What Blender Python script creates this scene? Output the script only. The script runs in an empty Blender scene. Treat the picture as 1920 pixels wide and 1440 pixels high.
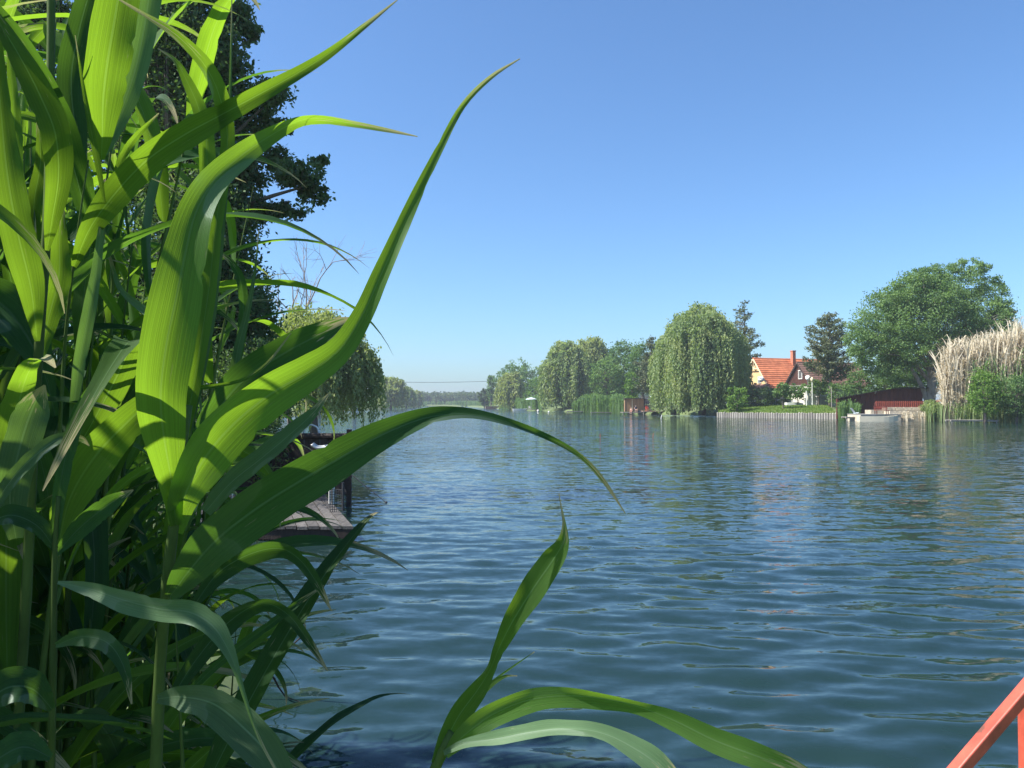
import bpy, math, random
import numpy as np
from mathutils import Vector, Matrix

# ------------------------------------------------------------------ camera, sky, sun, exposure
scene = bpy.context.scene
CAMZ = 2.0
F = 1440.0                      # focal length in pixels of the 1920 px wide photograph
PITCH = math.atan(37.0 / F)
cam_d = bpy.data.cameras.new('camera')
cam_d.sensor_width = 36.0
cam_d.lens = 27.0
cam_d.clip_start = 0.02
cam_d.clip_end = 6000.0
cam = bpy.data.objects.new('camera', cam_d)
cam.location = (0, 0, CAMZ)
cam.rotation_euler = (math.radians(90) + PITCH, 0, 0)
scene.collection.objects.link(cam)
scene.camera = cam

SUN_EL = math.radians(50)
SUN_AHEAD = math.radians(-10)   # sun stands left of the view, a touch behind the camera
sun_dir = Vector((-math.cos(SUN_AHEAD) * math.cos(SUN_EL), math.sin(SUN_AHEAD) * math.cos(SUN_EL), math.sin(SUN_EL)))

world = bpy.data.worlds.new('World')
scene.world = world
world.use_nodes = True
wn = world.node_tree.nodes
wl = world.node_tree.links
bg = wn['Background']
sky = wn.new('ShaderNodeTexSky')
sky.sky_type = 'NISHITA'
sky.sun_disc = False
sky.sun_elevation = SUN_EL
sky.sun_rotation = math.atan2(sun_dir.x, sun_dir.y)
sky.altitude = 0
sky.air_density = 1.0
sky.dust_density = 1.0
sky.ozone_density = 6.0
wb_ = wn.new('ShaderNodeMix'); wb_.data_type = 'RGBA'; wb_.blend_type = 'MULTIPLY'; wb_.inputs[0].default_value = 1.0
wb_.inputs[7].default_value = (0.84, 1.01, 1.12, 1)      # the phone's white balance
wl.new(sky.outputs[0], wb_.inputs[6]); wl.new(wb_.outputs[2], bg.inputs[0])
bg.inputs[1].default_value = 0.097

sun_d = bpy.data.lights.new('sun', 'SUN')
sun_d.energy = 5.0
sun_d.angle = math.radians(0.53)
sun_d.color = (1.0, 0.95, 0.86)
sun = bpy.data.objects.new('sun', sun_d)
sun.rotation_euler = sun_dir.to_track_quat('Z', 'Y').to_euler()
scene.collection.objects.link(sun)

scene.view_settings.view_transform = 'Standard'
scene.view_settings.look = 'None'
scene.view_settings.exposure = 1.0
scene.view_settings.gamma = 1.0
scene.view_settings.use_curve_mapping = False
scene.render.engine = 'CYCLES'
scene.cycles.use_denoising = True
scene.cycles.max_bounces = 8
scene.cycles.diffuse_bounces = 3
scene.cycles.glossy_bounces = 3
scene.cycles.transmission_bounces = 4
scene.cycles.volume_bounces = 0
scene.cycles.sample_clamp_indirect = 6.0

rng = np.random.default_rng(7)
random.seed(7)

# ------------------------------------------------------------------ helpers
CP, SP = math.cos(PITCH), math.sin(PITCH)
FWD = np.array([0.0, CP, SP]); UP = np.array([0.0, -SP, CP]); RT = np.array([1.0, 0, 0])
CAM = np.array([0.0, 0.0, CAMZ])

def P(px, py, d):
    """the point that stands d metres in front of the camera in the direction of a photo pixel"""
    return CAM + d * (FWD + (px - 960) / F * RT - (py - 720) / F * UP)

def GX(px, D):
    return (px - 960) / F * D

def GZ(py, D):
    return CAMZ + (757 - py) / F * D

def tag(o, label=None, cat=None, group=None, kind=None):
    if label: o['label'] = label
    if cat: o['category'] = cat
    if group: o['group'] = group
    if kind: o['kind'] = kind
    return o

def empty(name, loc, label=None, cat=None, group=None, kind=None):
    o = bpy.data.objects.new(name, None)
    o.location = loc
    o.empty_display_size = 0.2
    scene.collection.objects.link(o)
    return tag(o, label, cat, group, kind)

def mesh_from_arrays(name, verts, quads=None, tris=None, rnd=None, uv=None, smooth=False):
    me = bpy.data.meshes.new(name)
    verts = np.asarray(verts, dtype=np.float32)
    nq = 0 if quads is None else len(quads)
    nt = 0 if tris is None else len(tris)
    me.vertices.add(len(verts))
    me.vertices.foreach_set('co', verts.ravel())
    loops = []
    starts = []
    tot = 0
    if nq:
        loops.append(np.asarray(quads, dtype=np.int32).ravel()); starts.append(np.arange(nq, dtype=np.int32) * 4); tot = nq * 4
    if nt:
        loops.append(np.asarray(tris, dtype=np.int32).ravel()); starts.append(tot + np.arange(nt, dtype=np.int32) * 3); tot += nt * 3
    me.loops.add(tot)
    li = np.concatenate(loops)
    me.loops.foreach_set('vertex_index', li)
    me.polygons.add(nq + nt)
    me.polygons.foreach_set('loop_start', np.concatenate(starts))
    if smooth:
        me.polygons.foreach_set('use_smooth', np.ones(nq + nt, dtype=bool))
    me.update(calc_edges=True)
    if rnd is not None:
        a = me.attributes.new('rnd', 'FLOAT', 'POINT')
        a.data.foreach_set('value', np.asarray(rnd, dtype=np.float32))
    if uv is not None:
        l = me.uv_layers.new(name='UVMap')
        l.data.foreach_set('uv', np.asarray(uv, dtype=np.float32)[li].ravel())
    return me

def link(name, me, m=None, parent=None, loc=None):
    o = bpy.data.objects.new(name, me)
    if m is not None and len(me.materials) == 0:
        me.materials.append(m)
    if parent is not None: o.parent = parent
    if loc is not None: o.location = loc
    scene.collection.objects.link(o)
    return o

def rotz(a):
    c, s = math.cos(a), math.sin(a)
    return np.array([[c, -s, 0], [s, c, 0], [0, 0, 1.0]])

class MB:
    """collects boxes, tubes and prisms (world coordinates) for ONE mesh object"""
    def __init__(self):
        self.v = []; self.f = []; self.n = 0
    def add(self, v, f):
        v = np.asarray(v, dtype=float)
        self.v.append(v)
        self.f += [tuple(int(i) + self.n for i in q) for q in f]
        self.n += len(v)
        return self
    def box(self, c, s, rz=0.0, M=None, taper=1.0):
        x, y, z = s[0] / 2, s[1] / 2, s[2] / 2
        t = taper
        v = np.array([[-x, -y, -z], [x, -y, -z], [x, y, -z], [-x, y, -z], [-x * t, -y * t, z], [x * t, -y * t, z], [x * t, y * t, z], [-x * t, y * t, z]])
        R = rotz(rz) if M is None else M
        return self.add(v @ R.T + np.asarray(c), [(3, 2, 1, 0), (4, 5, 6, 7), (0, 1, 5, 4), (1, 2, 6, 5), (2, 3, 7, 6), (3, 0, 4, 7)])
    def bar(self, a, b, w, h):
        """box beam from a to b, w wide, h high"""
        a = np.asarray(a, float); b = np.asarray(b, float)
        d = b - a; L = np.linalg.norm(d); d /= L
        up = np.array([0, 0, 1.0]) if abs(d[2]) < 0.98 else np.array([0, 1.0, 0])
        s = np.cross(d, up); s /= np.linalg.norm(s); u = np.cross(s, d)
        return self.box((a + b) / 2, (L, w, h), M=np.stack([d, s, u], axis=1))
    def tube(self, pts, r, sides=8, caps=True):
        pts = np.asarray(pts, float); n = len(pts)
        r = np.full(n, r) if np.isscalar(r) else np.asarray(r, float)
        T = np.gradient(pts, axis=0); T /= np.linalg.norm(T, axis=1)[:, None] + 1e-9
        ref = np.array([0.31, 0.22, 0.93]) if abs(T[0][2]) < 0.8 else np.array([0.93, 0.21, 0.1])
        A = np.cross(T, ref); A /= np.linalg.norm(A, axis=1)[:, None] + 1e-9
        B = np.cross(T, A)
        a = np.arange(sides) * 2 * math.pi / sides
        v = pts[:, None, :] + r[:, None, None] * (np.cos(a)[None, :, None] * A[:, None, :] + np.sin(a)[None, :, None] * B[:, None, :])
        f = []
        for i in range(n - 1):
            for k in range(sides):
                k2 = (k + 1) % sides
                f.append((i * sides + k, i * sides + k2, (i + 1) * sides + k2, (i + 1) * sides + k))
        if caps:
            f.append(tuple(range(sides))[::-1]); f.append(tuple((n - 1) * sides + k for k in range(sides)))
        return self.add(v.reshape(-1, 3), f)
    def prism(self, poly, axis_pt, ext):
        """polygon (list of 3D points) extruded by vector ext"""
        p = np.asarray(poly, float); n = len(p); e = np.asarray(ext, float)
        f = [tuple(range(n))[::-1], tuple(n + i for i in range(n))] + [(i, (i + 1) % n, n + (i + 1) % n, n + i) for i in range(n)]
        return self.add(np.concatenate([p, p + e]), f)
    def build(self, name, m, parent=None, origin=None, smooth=False):
        v = np.concatenate(self.v)
        top = parent
        org = np.zeros(3)
        while top is not None:
            org = org + np.array(top.location); top = top.parent
        loc = None
        if parent is None and origin is not None:
            org = np.asarray(origin, float); loc = origin
        me = bpy.data.meshes.new(name)
        me.from_pydata((v - org).tolist(), [], self.f)
        if smooth:
            me.polygons.foreach_set('use_smooth', np.ones(len(me.polygons), dtype=bool))
        me.update()
        return link(name, me, m, parent, loc)

# ------------------------------------------------------------------ materials
def new_mat(name):
    m = bpy.data.materials.new(name)
    m.use_nodes = True
    nt = m.node_tree
    return m, nt, nt.nodes, nt.links, nt.nodes['Principled BSDF']

def mat(name, c, rough=0.7, var=0.25, scale=6.0, c2=None, bump=0.0, metal=0.0, spec=0.4, stretch=None, dscale=None):
    m, nt, N, L, b = new_mat(name)
    tc = N.new('ShaderNodeTexCoord')
    src = tc.outputs['Object']
    if stretch:
        mp = N.new('ShaderNodeMapping'); mp.inputs['Scale'].default_value = stretch
        L.new(src, mp.inputs[0]); src = mp.outputs[0]
    n1 = N.new('ShaderNodeTexNoise'); n1.inputs['Scale'].default_value = scale; n1.inputs['Detail'].default_value = 6
    n1.inputs['Roughness'].default_value = 0.65
    L.new(src, n1.inputs['Vector'])
    r = N.new('ShaderNodeValToRGB')
    c2 = c2 or tuple(x * (1 - var) for x in c)
    r.color_ramp.elements[0].position = 0.32; r.color_ramp.elements[0].color = (*c2, 1)
    r.color_ramp.elements[1].position = 0.68; r.color_ramp.elements[1].color = (*[min(1, x * (1 + var * 0.5)) for x in c], 1)
    L.new(n1.outputs[0], r.inputs[0])
    # each object a little different
    oi = N.new('ShaderNodeObjectInfo')
    hsv = N.new('ShaderNodeHueSaturation')
    mr = N.new('ShaderNodeMapRange'); mr.inputs[3].default_value = 1 - var * 0.6; mr.inputs[4].default_value = 1 + var * 0.4
    L.new(oi.outputs['Random'], mr.inputs[0]); L.new(mr.outputs[0], hsv.inputs['Value']); L.new(r.outputs[0], hsv.inputs['Color'])
    L.new(hsv.outputs[0], b.inputs['Base Color'])
    b.inputs['Roughness'].default_value = rough
    b.inputs['Metallic'].default_value = metal
    b.inputs['Specular IOR Level'].default_value = spec
    if bump:
        n2 = N.new('ShaderNodeTexNoise'); n2.inputs['Scale'].default_value = scale * 3; n2.inputs['Detail'].default_value = 4
        L.new(src, n2.inputs['Vector'])
        bp = N.new('ShaderNodeBump'); bp.inputs['Strength'].default_value = 1; bp.inputs['Distance'].default_value = bump
        L.new(n2.outputs[0], bp.inputs['Height']); L.new(bp.outputs[0], b.inputs['Normal'])
    return m

def leaf_mat(name, c1, c2, c3=None, trans=0.38, gloss=0.02, patch=0.35, tmul=(1.5, 1.6, 0.6)):
    """tree foliage: diffuse + translucent, colour by leaf and by patches of the crown"""
    m, nt, N, L, b = new_mat(name)
    N.remove(b)
    at = N.new('ShaderNodeAttribute'); at.attribute_name = 'rnd'
    tc = N.new('ShaderNodeTexCoord')
    ns = N.new('ShaderNodeTexNoise'); ns.inputs['Scale'].default_value = patch; ns.inputs['Detail'].default_value = 3
    L.new(tc.outputs['Object'], ns.inputs['Vector'])
    r = N.new('ShaderNodeValToRGB')
    r.color_ramp.elements[0].color = (*c1, 1); r.color_ramp.elements[1].color = (*c2, 1)
    L.new(at.outputs['Fac'], r.inputs[0])
    mx = N.new('ShaderNodeMix'); mx.data_type = 'RGBA'
    mr = N.new('ShaderNodeMapRange'); mr.inputs[1].default_value = 0.48; mr.inputs[2].default_value = 0.72
    L.new(ns.outputs[0], mr.inputs[0]); L.new(mr.outputs[0], mx.inputs[0])
    L.new(r.outputs[0], mx.inputs[6]); mx.inputs[7].default_value = (*(c3 or c2), 1)
    d = N.new('ShaderNodeBsdfDiffuse'); t = N.new('ShaderNodeBsdfTranslucent'); g = N.new('ShaderNodeBsdfGlossy')
    g.inputs['Roughness'].default_value = 0.6
    tm = N.new('ShaderNodeMix'); tm.data_type = 'RGBA'; tm.blend_type = 'MULTIPLY'; tm.inputs[0].default_value = 1
    L.new(mx.outputs[2], tm.inputs[6]); tm.inputs[7].default_value = (*tmul, 1)
    L.new(mx.outputs[2], d.inputs[0]); L.new(tm.outputs[2], t.inputs[0])
    m1 = N.new('ShaderNodeMixShader'); m1.inputs[0].default_value = trans
    L.new(d.outputs[0], m1.inputs[1]); L.new(t.outputs[0], m1.inputs[2])
    m2 = N.new('ShaderNodeMixShader'); m2.inputs[0].default_value = gloss
    L.new(m1.outputs[0], m2.inputs[1]); L.new(g.outputs[0], m2.inputs[2])
    L.new(m2.outputs[0], N['Material Output'].inputs[0])
    return m

def reed_leaf_mat(name, c=(0.055, 0.115, 0.03), tr=(0.25, 0.45, 0.022), trans=0.5, dry=False):
    """broad reed blade: parallel veins, paler midrib, light shining through, a waxy bloom"""
    m, nt, N, L, b = new_mat(name)
    N.remove(b)
    uv = N.new('ShaderNodeUVMap'); uv.uv_map = 'UVMap'
    mp = N.new('ShaderNodeMapping'); mp.inputs['Scale'].default_value = (44, 1.3, 1)
    L.new(uv.outputs[0], mp.inputs[0])
    ve = N.new('ShaderNodeTexNoise'); ve.inputs['Scale'].default_value = 1.0; ve.inputs['Detail'].default_value = 3
    L.new(mp.outputs[0], ve.inputs['Vector'])
    mp2 = N.new('ShaderNodeMapping'); mp2.inputs['Scale'].default_value = (3, 2.2, 1)
    L.new(uv.outputs[0], mp2.inputs[0])
    bl = N.new('ShaderNodeTexNoise'); bl.inputs['Scale'].default_value = 1.2; bl.inputs['Detail'].default_value = 5
    L.new(mp2.outputs[0], bl.inputs['Vector'])
    ad = N.new('ShaderNodeMath'); ad.operation = 'MULTIPLY_ADD'; ad.inputs[1].default_value = 0.75
    L.new(ve.outputs[0], ad.inputs[0])
    m05 = N.new('ShaderNodeMath'); m05.operation = 'MULTIPLY'; m05.inputs[1].default_value = 0.35
    L.new(bl.outputs[0], m05.inputs[0]); L.new(m05.outputs[0], ad.inputs[2])
    oi = N.new('ShaderNodeObjectInfo')
    def ramp(c_, k0, k1):
        r = N.new('ShaderNodeValToRGB')
        r.color_ramp.elements[0].position = 0.36; r.color_ramp.elements[0].color = (*[x * k0 for x in c_], 1)
        r.color_ramp.elements[1].position = 0.68; r.color_ramp.elements[1].color = (*[x * k1 for x in c_], 1)
        L.new(ad.outputs[0], r.inputs[0])
        h = N.new('ShaderNodeHueSaturation')
        mr = N.new('ShaderNodeMapRange'); mr.inputs[3].default_value = 0.75; mr.inputs[4].default_value = 1.2
        L.new(oi.outputs['Random'], mr.inputs[0]); L.new(mr.outputs[0], h.inputs['Value']); L.new(r.outputs[0], h.inputs['Color'])
        # midrib
        sx = N.new('ShaderNodeSeparateXYZ'); L.new(uv.outputs[0], sx.inputs[0])
        s1 = N.new('ShaderNodeMath'); s1.operation = 'SUBTRACT'; s1.inputs[1].default_value = 0.5; L.new(sx.outputs[0], s1.inputs[0])
        s2 = N.new('ShaderNodeMath'); s2.operation = 'ABSOLUTE'; L.new(s1.outputs[0], s2.inputs[0])
        s3 = N.new('ShaderNodeMapRange'); s3.inputs[1].default_value = 0.012; s3.inputs[2].default_value = 0.03; s3.inputs[3].default_value = 0.6; s3.inputs[4].default_value = 0
        L.new(s2.outputs[0], s3.inputs[0])
        mx = N.new('ShaderNodeMix'); mx.data_type = 'RGBA'; L.new(s3.outputs[0], mx.inputs[0]); L.new(h.outputs[0], mx.inputs[6])
        mx.inputs[7].default_value = (*[min(1, x * 1.25 + 0.05) for x in c_], 1)
        # brown dry spots and tips
        sp = N.new('ShaderNodeTexNoise'); sp.inputs['Scale'].default_value = 7; sp.inputs['Detail'].default_value = 4
        mp3 = N.new('ShaderNodeMapping'); mp3.inputs['Scale'].default_value = (2.2, 2.0, 1); L.new(uv.outputs[0], mp3.inputs[0])
        oa = N.new('ShaderNodeVectorMath'); oa.operation = 'ADD'; L.new(mp3.outputs[0], oa.inputs[0]); L.new(oi.outputs['Location'], oa.inputs[1])
        L.new(oa.outputs[0], sp.inputs['Vector'])
        tip = N.new('ShaderNodeMapRange'); tip.inputs[1].default_value = 0.78; tip.inputs[2].default_value = 1.0; tip.inputs[3].default_value = 0.0; tip.inputs[4].default_value = 0.42
        L.new(sx.outputs[1], tip.inputs[0])
        sa = N.new('ShaderNodeMath'); sa.operation = 'ADD'; L.new(sp.outputs[0], sa.inputs[0]); L.new(tip.outputs[0], sa.inputs[1])
        sr = N.new('ShaderNodeMapRange'); sr.inputs[1].default_value = 0.69; sr.inputs[2].default_value = 0.80; sr.inputs[4].default_value = 0.8; L.new(sa.outputs[0], sr.inputs[0])
        m2 = N.new('ShaderNodeMix'); m2.data_type = 'RGBA'; L.new(sr.outputs[0], m2.inputs[0]); L.new(mx.outputs[2], m2.inputs[6])
        m2.inputs[7].default_value = (0.45, 0.38, 0.22, 1)
        return m2.outputs[2]
    d = N.new('ShaderNodeBsdfDiffuse'); t = N.new('ShaderNodeBsdfTranslucent'); g = N.new('ShaderNodeBsdfGlossy')
    g.inputs['Roughness'].default_value = 0.55
    g.inputs['Color'].default_value = (0.85, 0.95, 0.9, 1)
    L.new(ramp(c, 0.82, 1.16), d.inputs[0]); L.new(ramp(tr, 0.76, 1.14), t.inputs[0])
    bp = N.new('ShaderNodeBump'); bp.inputs['Distance'].default_value = 0.0004; L.new(ad.outputs[0], bp.inputs['Height'])
    for s in (d, t, g): L.new(bp.outputs[0], s.inputs['Normal'])
    m1 = N.new('ShaderNodeMixShader'); m1.inputs[0].default_value = trans
    L.new(d.outputs[0], m1.inputs[1]); L.new(t.outputs[0], m1.inputs[2])
    fr = N.new('ShaderNodeFresnel'); fr.inputs[0].default_value = 1.38
    fa = N.new('ShaderNodeMath'); fa.operation = 'MULTIPLY_ADD'; fa.inputs[1].default_value = 0.06; fa.inputs[2].default_value = 0.002; L.new(fr.outputs[0], fa.inputs[0])
    m2 = N.new('ShaderNodeMixShader'); L.new(fa.outputs[0], m2.inputs[0])
    L.new(m1.outputs[0], m2.inputs[1]); L.new(g.outputs[0], m2.inputs[2])
    L.new(m2.outputs[0], N['Material Output'].inputs[0])
    return m

M = {}
M['reed'] = reed_leaf_mat('reed_leaf')
M['reed_shaded'] = reed_leaf_mat('reed_leaf_shaded', c=(0.030, 0.072, 0.032), tr=(0.12, 0.27, 0.02), trans=0.42)  # darker green with the shade of the low leaves put into its colour
M['reed_glaucous'] = reed_leaf_mat('reed_leaf_waxy', c=(0.082, 0.142, 0.074), tr=(0.2, 0.38, 0.05), trans=0.3)
M['stalk'] = mat('reed_stalk', (0.085, 0.14, 0.035), 0.65, 0.45, 9, spec=0.15, stretch=(3, 3, 0.5))
M['dry_leaf'] = reed_leaf_mat('reed_leaf_dry', c=(0.42, 0.30, 0.16), tr=(0.45, 0.30, 0.12), trans=0.3)
M['bark'] = mat('bark', (0.15, 0.125, 0.10), 0.9, 0.45, 5, bump=0.03, stretch=(1, 1, 0.25))
M['bark_pale'] = mat('bark_pale', (0.30, 0.28, 0.25), 0.9, 0.45, 3, bump=0.03, stretch=(1, 1, 0.4))
M['twig'] = mat('twig', (0.30, 0.24, 0.21), 0.9, 0.3, 5)
M['f_walnut'] = leaf_mat('foliage_walnut', (0.08, 0.155, 0.055), (0.19, 0.29, 0.10), (0.17, 0.27, 0.085))
M['f_green'] = leaf_mat('foliage_green', (0.065, 0.135, 0.047), (0.155, 0.25, 0.085), (0.12, 0.21, 0.065))
M['f_bright'] = leaf_mat('foliage_bright', (0.09, 0.18, 0.03), (0.16, 0.27, 0.05), (0.13, 0.24, 0.04))
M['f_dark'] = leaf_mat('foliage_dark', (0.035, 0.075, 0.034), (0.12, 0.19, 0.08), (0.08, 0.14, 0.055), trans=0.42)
M['f_willow'] = leaf_mat('foliage_willow', (0.14, 0.21, 0.085), (0.28, 0.35, 0.16), (0.31, 0.35, 0.145))
M['f_willow_y'] = leaf_mat('foliage_willow_yellow', (0.18, 0.23, 0.08), (0.33, 0.37, 0.15), (0.30, 0.34, 0.12))
M['f_conifer'] = leaf_mat('foliage_conifer', (0.075, 0.11, 0.06), (0.15, 0.18, 0.095), (0.17, 0.17, 0.085), trans=0.2)
M['f_plum'] = leaf_mat('foliage_plum', (0.10, 0.04, 0.05), (0.19, 0.09, 0.10), (0.15, 0.06, 0.07))
M['f_far'] = leaf_mat('foliage_far', (0.045, 0.085, 0.04), (0.10, 0.15, 0.055), (0.13, 0.17, 0.06), patch=0.05)
M['f_reed'] = leaf_mat('foliage_reedbed', (0.09, 0.17, 0.06), (0.15, 0.24, 0.09), (0.12, 0.21, 0.07))
M['f_dry'] = leaf_mat('foliage_dry_reed', (0.50, 0.44, 0.32), (0.72, 0.66, 0.52), (0.62, 0.55, 0.42), trans=0.25, tmul=(1, 0.9, 0.7))
M['f_grass'] = leaf_mat('foliage_grass', (0.10, 0.19, 0.035), (0.19, 0.27, 0.06), (0.22, 0.27, 0.08), patch=0.4)
M['ground'] = mat('ground', (0.10, 0.145, 0.045), 0.95, 0.4, 0.6, c2=(0.085, 0.10, 0.045), bump=0.04)
M['lawn'] = mat('lawn', (0.13, 0.21, 0.04), 0.95, 0.35, 0.8, c2=(0.20, 0.21, 0.07), bump=0.03)
M['wood_grey'] = mat('wood_grey', (0.36, 0.335, 0.29), 0.85, 0.4, 4, bump=0.01, stretch=(4, 4, 0.6))
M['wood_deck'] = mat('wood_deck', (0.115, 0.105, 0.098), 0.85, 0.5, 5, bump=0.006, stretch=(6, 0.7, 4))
M['wood_new'] = mat('wood_new', (0.50, 0.33, 0.23), 0.8, 0.25, 3)
M['wood_dark'] = mat('wood_dark', (0.042, 0.027, 0.022), 0.7, 0.45, 7, bump=0.006, stretch=(5, 5, 0.6))
M['wood_red'] = mat('wood_red', (0.125, 0.038, 0.030), 0.75, 0.35, 3, bump=0.005, stretch=(3, 3, 0.4))
M['paint_red'] = mat('paint_red', (0.36, 0.085, 0.055), 0.6, 0.25, 3)
M['red_metal'] = mat('red_metal', (0.55, 0.10, 0.062), 0.45, 0.3, 22, c2=(0.36, 0.07, 0.045), bump=0.0006)
M['tile'] = mat('roof_tile', (0.60, 0.20, 0.09), 0.85, 0.3, 1.3, c2=(0.42, 0.125, 0.055))
M['tile_brown'] = mat('roof_tile_brown', (0.235, 0.135, 0.105), 0.85, 0.3, 2.0)
M['brick'] = mat('chimney_brick', (0.46, 0.17, 0.10), 0.9, 0.25, 6)
M['plaster_y'] = mat('plaster_yellow', (0.70, 0.50, 0.25), 0.9, 0.12, 2)
M['plaster_w'] = mat('plaster_white', (0.72, 0.69, 0.62), 0.9, 0.12, 2)
M['board_cream'] = mat('board_cream', (0.78, 0.68, 0.45), 0.7, 0.12, 3)
M['board_brown'] = mat('board_brown', (0.20, 0.095, 0.07), 0.8, 0.3, 3, stretch=(3, 3, 0.3))
M['white'] = mat('white_paint', (0.80, 0.79, 0.75), 0.5, 0.08, 3)
M['boat_cream'] = mat('boat_cream', (0.60, 0.54, 0.40), 0.5, 0.15, 2, c2=(0.55, 0.5, 0.38))
M['stone'] = mat('stone', (0.52, 0.45, 0.34), 0.9, 0.35, 2.5, bump=0.02)
M['concrete'] = mat('concrete', (0.40, 0.39, 0.37), 0.9, 0.2, 2)
M['steel'] = mat('steel', (0.55, 0.55, 0.54), 0.35, 0.15, 9, metal=0.8)
M['dark_metal'] = mat('dark_metal', (0.05, 0.05, 0.055), 0.5, 0.3, 9, metal=0.3)
M['canvas_brown'] = mat('canvas_brown', (0.30, 0.18, 0.09), 0.85, 0.2, 2)
M['canvas_blue'] = mat('canvas_blue', (0.50, 0.58, 0.62), 0.85, 0.1, 2)
M['net'] = mat('net', (0.04, 0.045, 0.05), 0.8, 0.2, 9)
M['skin'] = mat('skin', (0.55, 0.34, 0.25), 0.6, 0.08, 4)
M['hair'] = mat('hair', (0.05, 0.035, 0.025), 0.6, 0.2, 9)
M['cloth_navy'] = mat('cloth_navy', (0.04, 0.045, 0.08), 0.9, 0.2, 9)
M['cloth_pink'] = mat('cloth_pink', (0.55, 0.18, 0.17), 0.9, 0.2, 9)
M['plastic_red'] = mat('plastic_red', (0.62, 0.09, 0.06), 0.4, 0.1, 5)

def rust(m):
    nt = m.node_tree; N = nt.nodes; L = nt.links; b = N['Principled BSDF']
    src = b.inputs['Base Color'].links[0].from_socket
    tc = N.new('ShaderNodeTexCoord'); n = N.new('ShaderNodeTexNoise'); n.inputs['Scale'].default_value = 38; n.inputs['Detail'].default_value = 8
    L.new(tc.outputs['Object'], n.inputs['Vector'])
    mr = N.new('ShaderNodeMapRange'); mr.inputs[1].default_value = 0.62; mr.inputs[2].default_value = 0.68; L.new(n.outputs[0], mr.inputs[0])
    mx = N.new('ShaderNodeMix'); mx.data_type = 'RGBA'; L.new(mr.outputs[0], mx.inputs[0]); L.new(src, mx.inputs[6]); mx.inputs[7].default_value = (0.16, 0.06, 0.04, 1)
    L.new(mx.outputs[2], b.inputs['Base Color'])
rust(M['red_metal'])
def glass_mat():
    m, nt, N, L, b = new_mat('window_glass')
    b.inputs['Base Color'].default_value = (0.16, 0.19, 0.20, 1); b.inputs['Roughness'].default_value = 0.05
    b.inputs['Specular IOR Level'].default_value = 0.9
    return m
M['glass'] = glass_mat()

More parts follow.
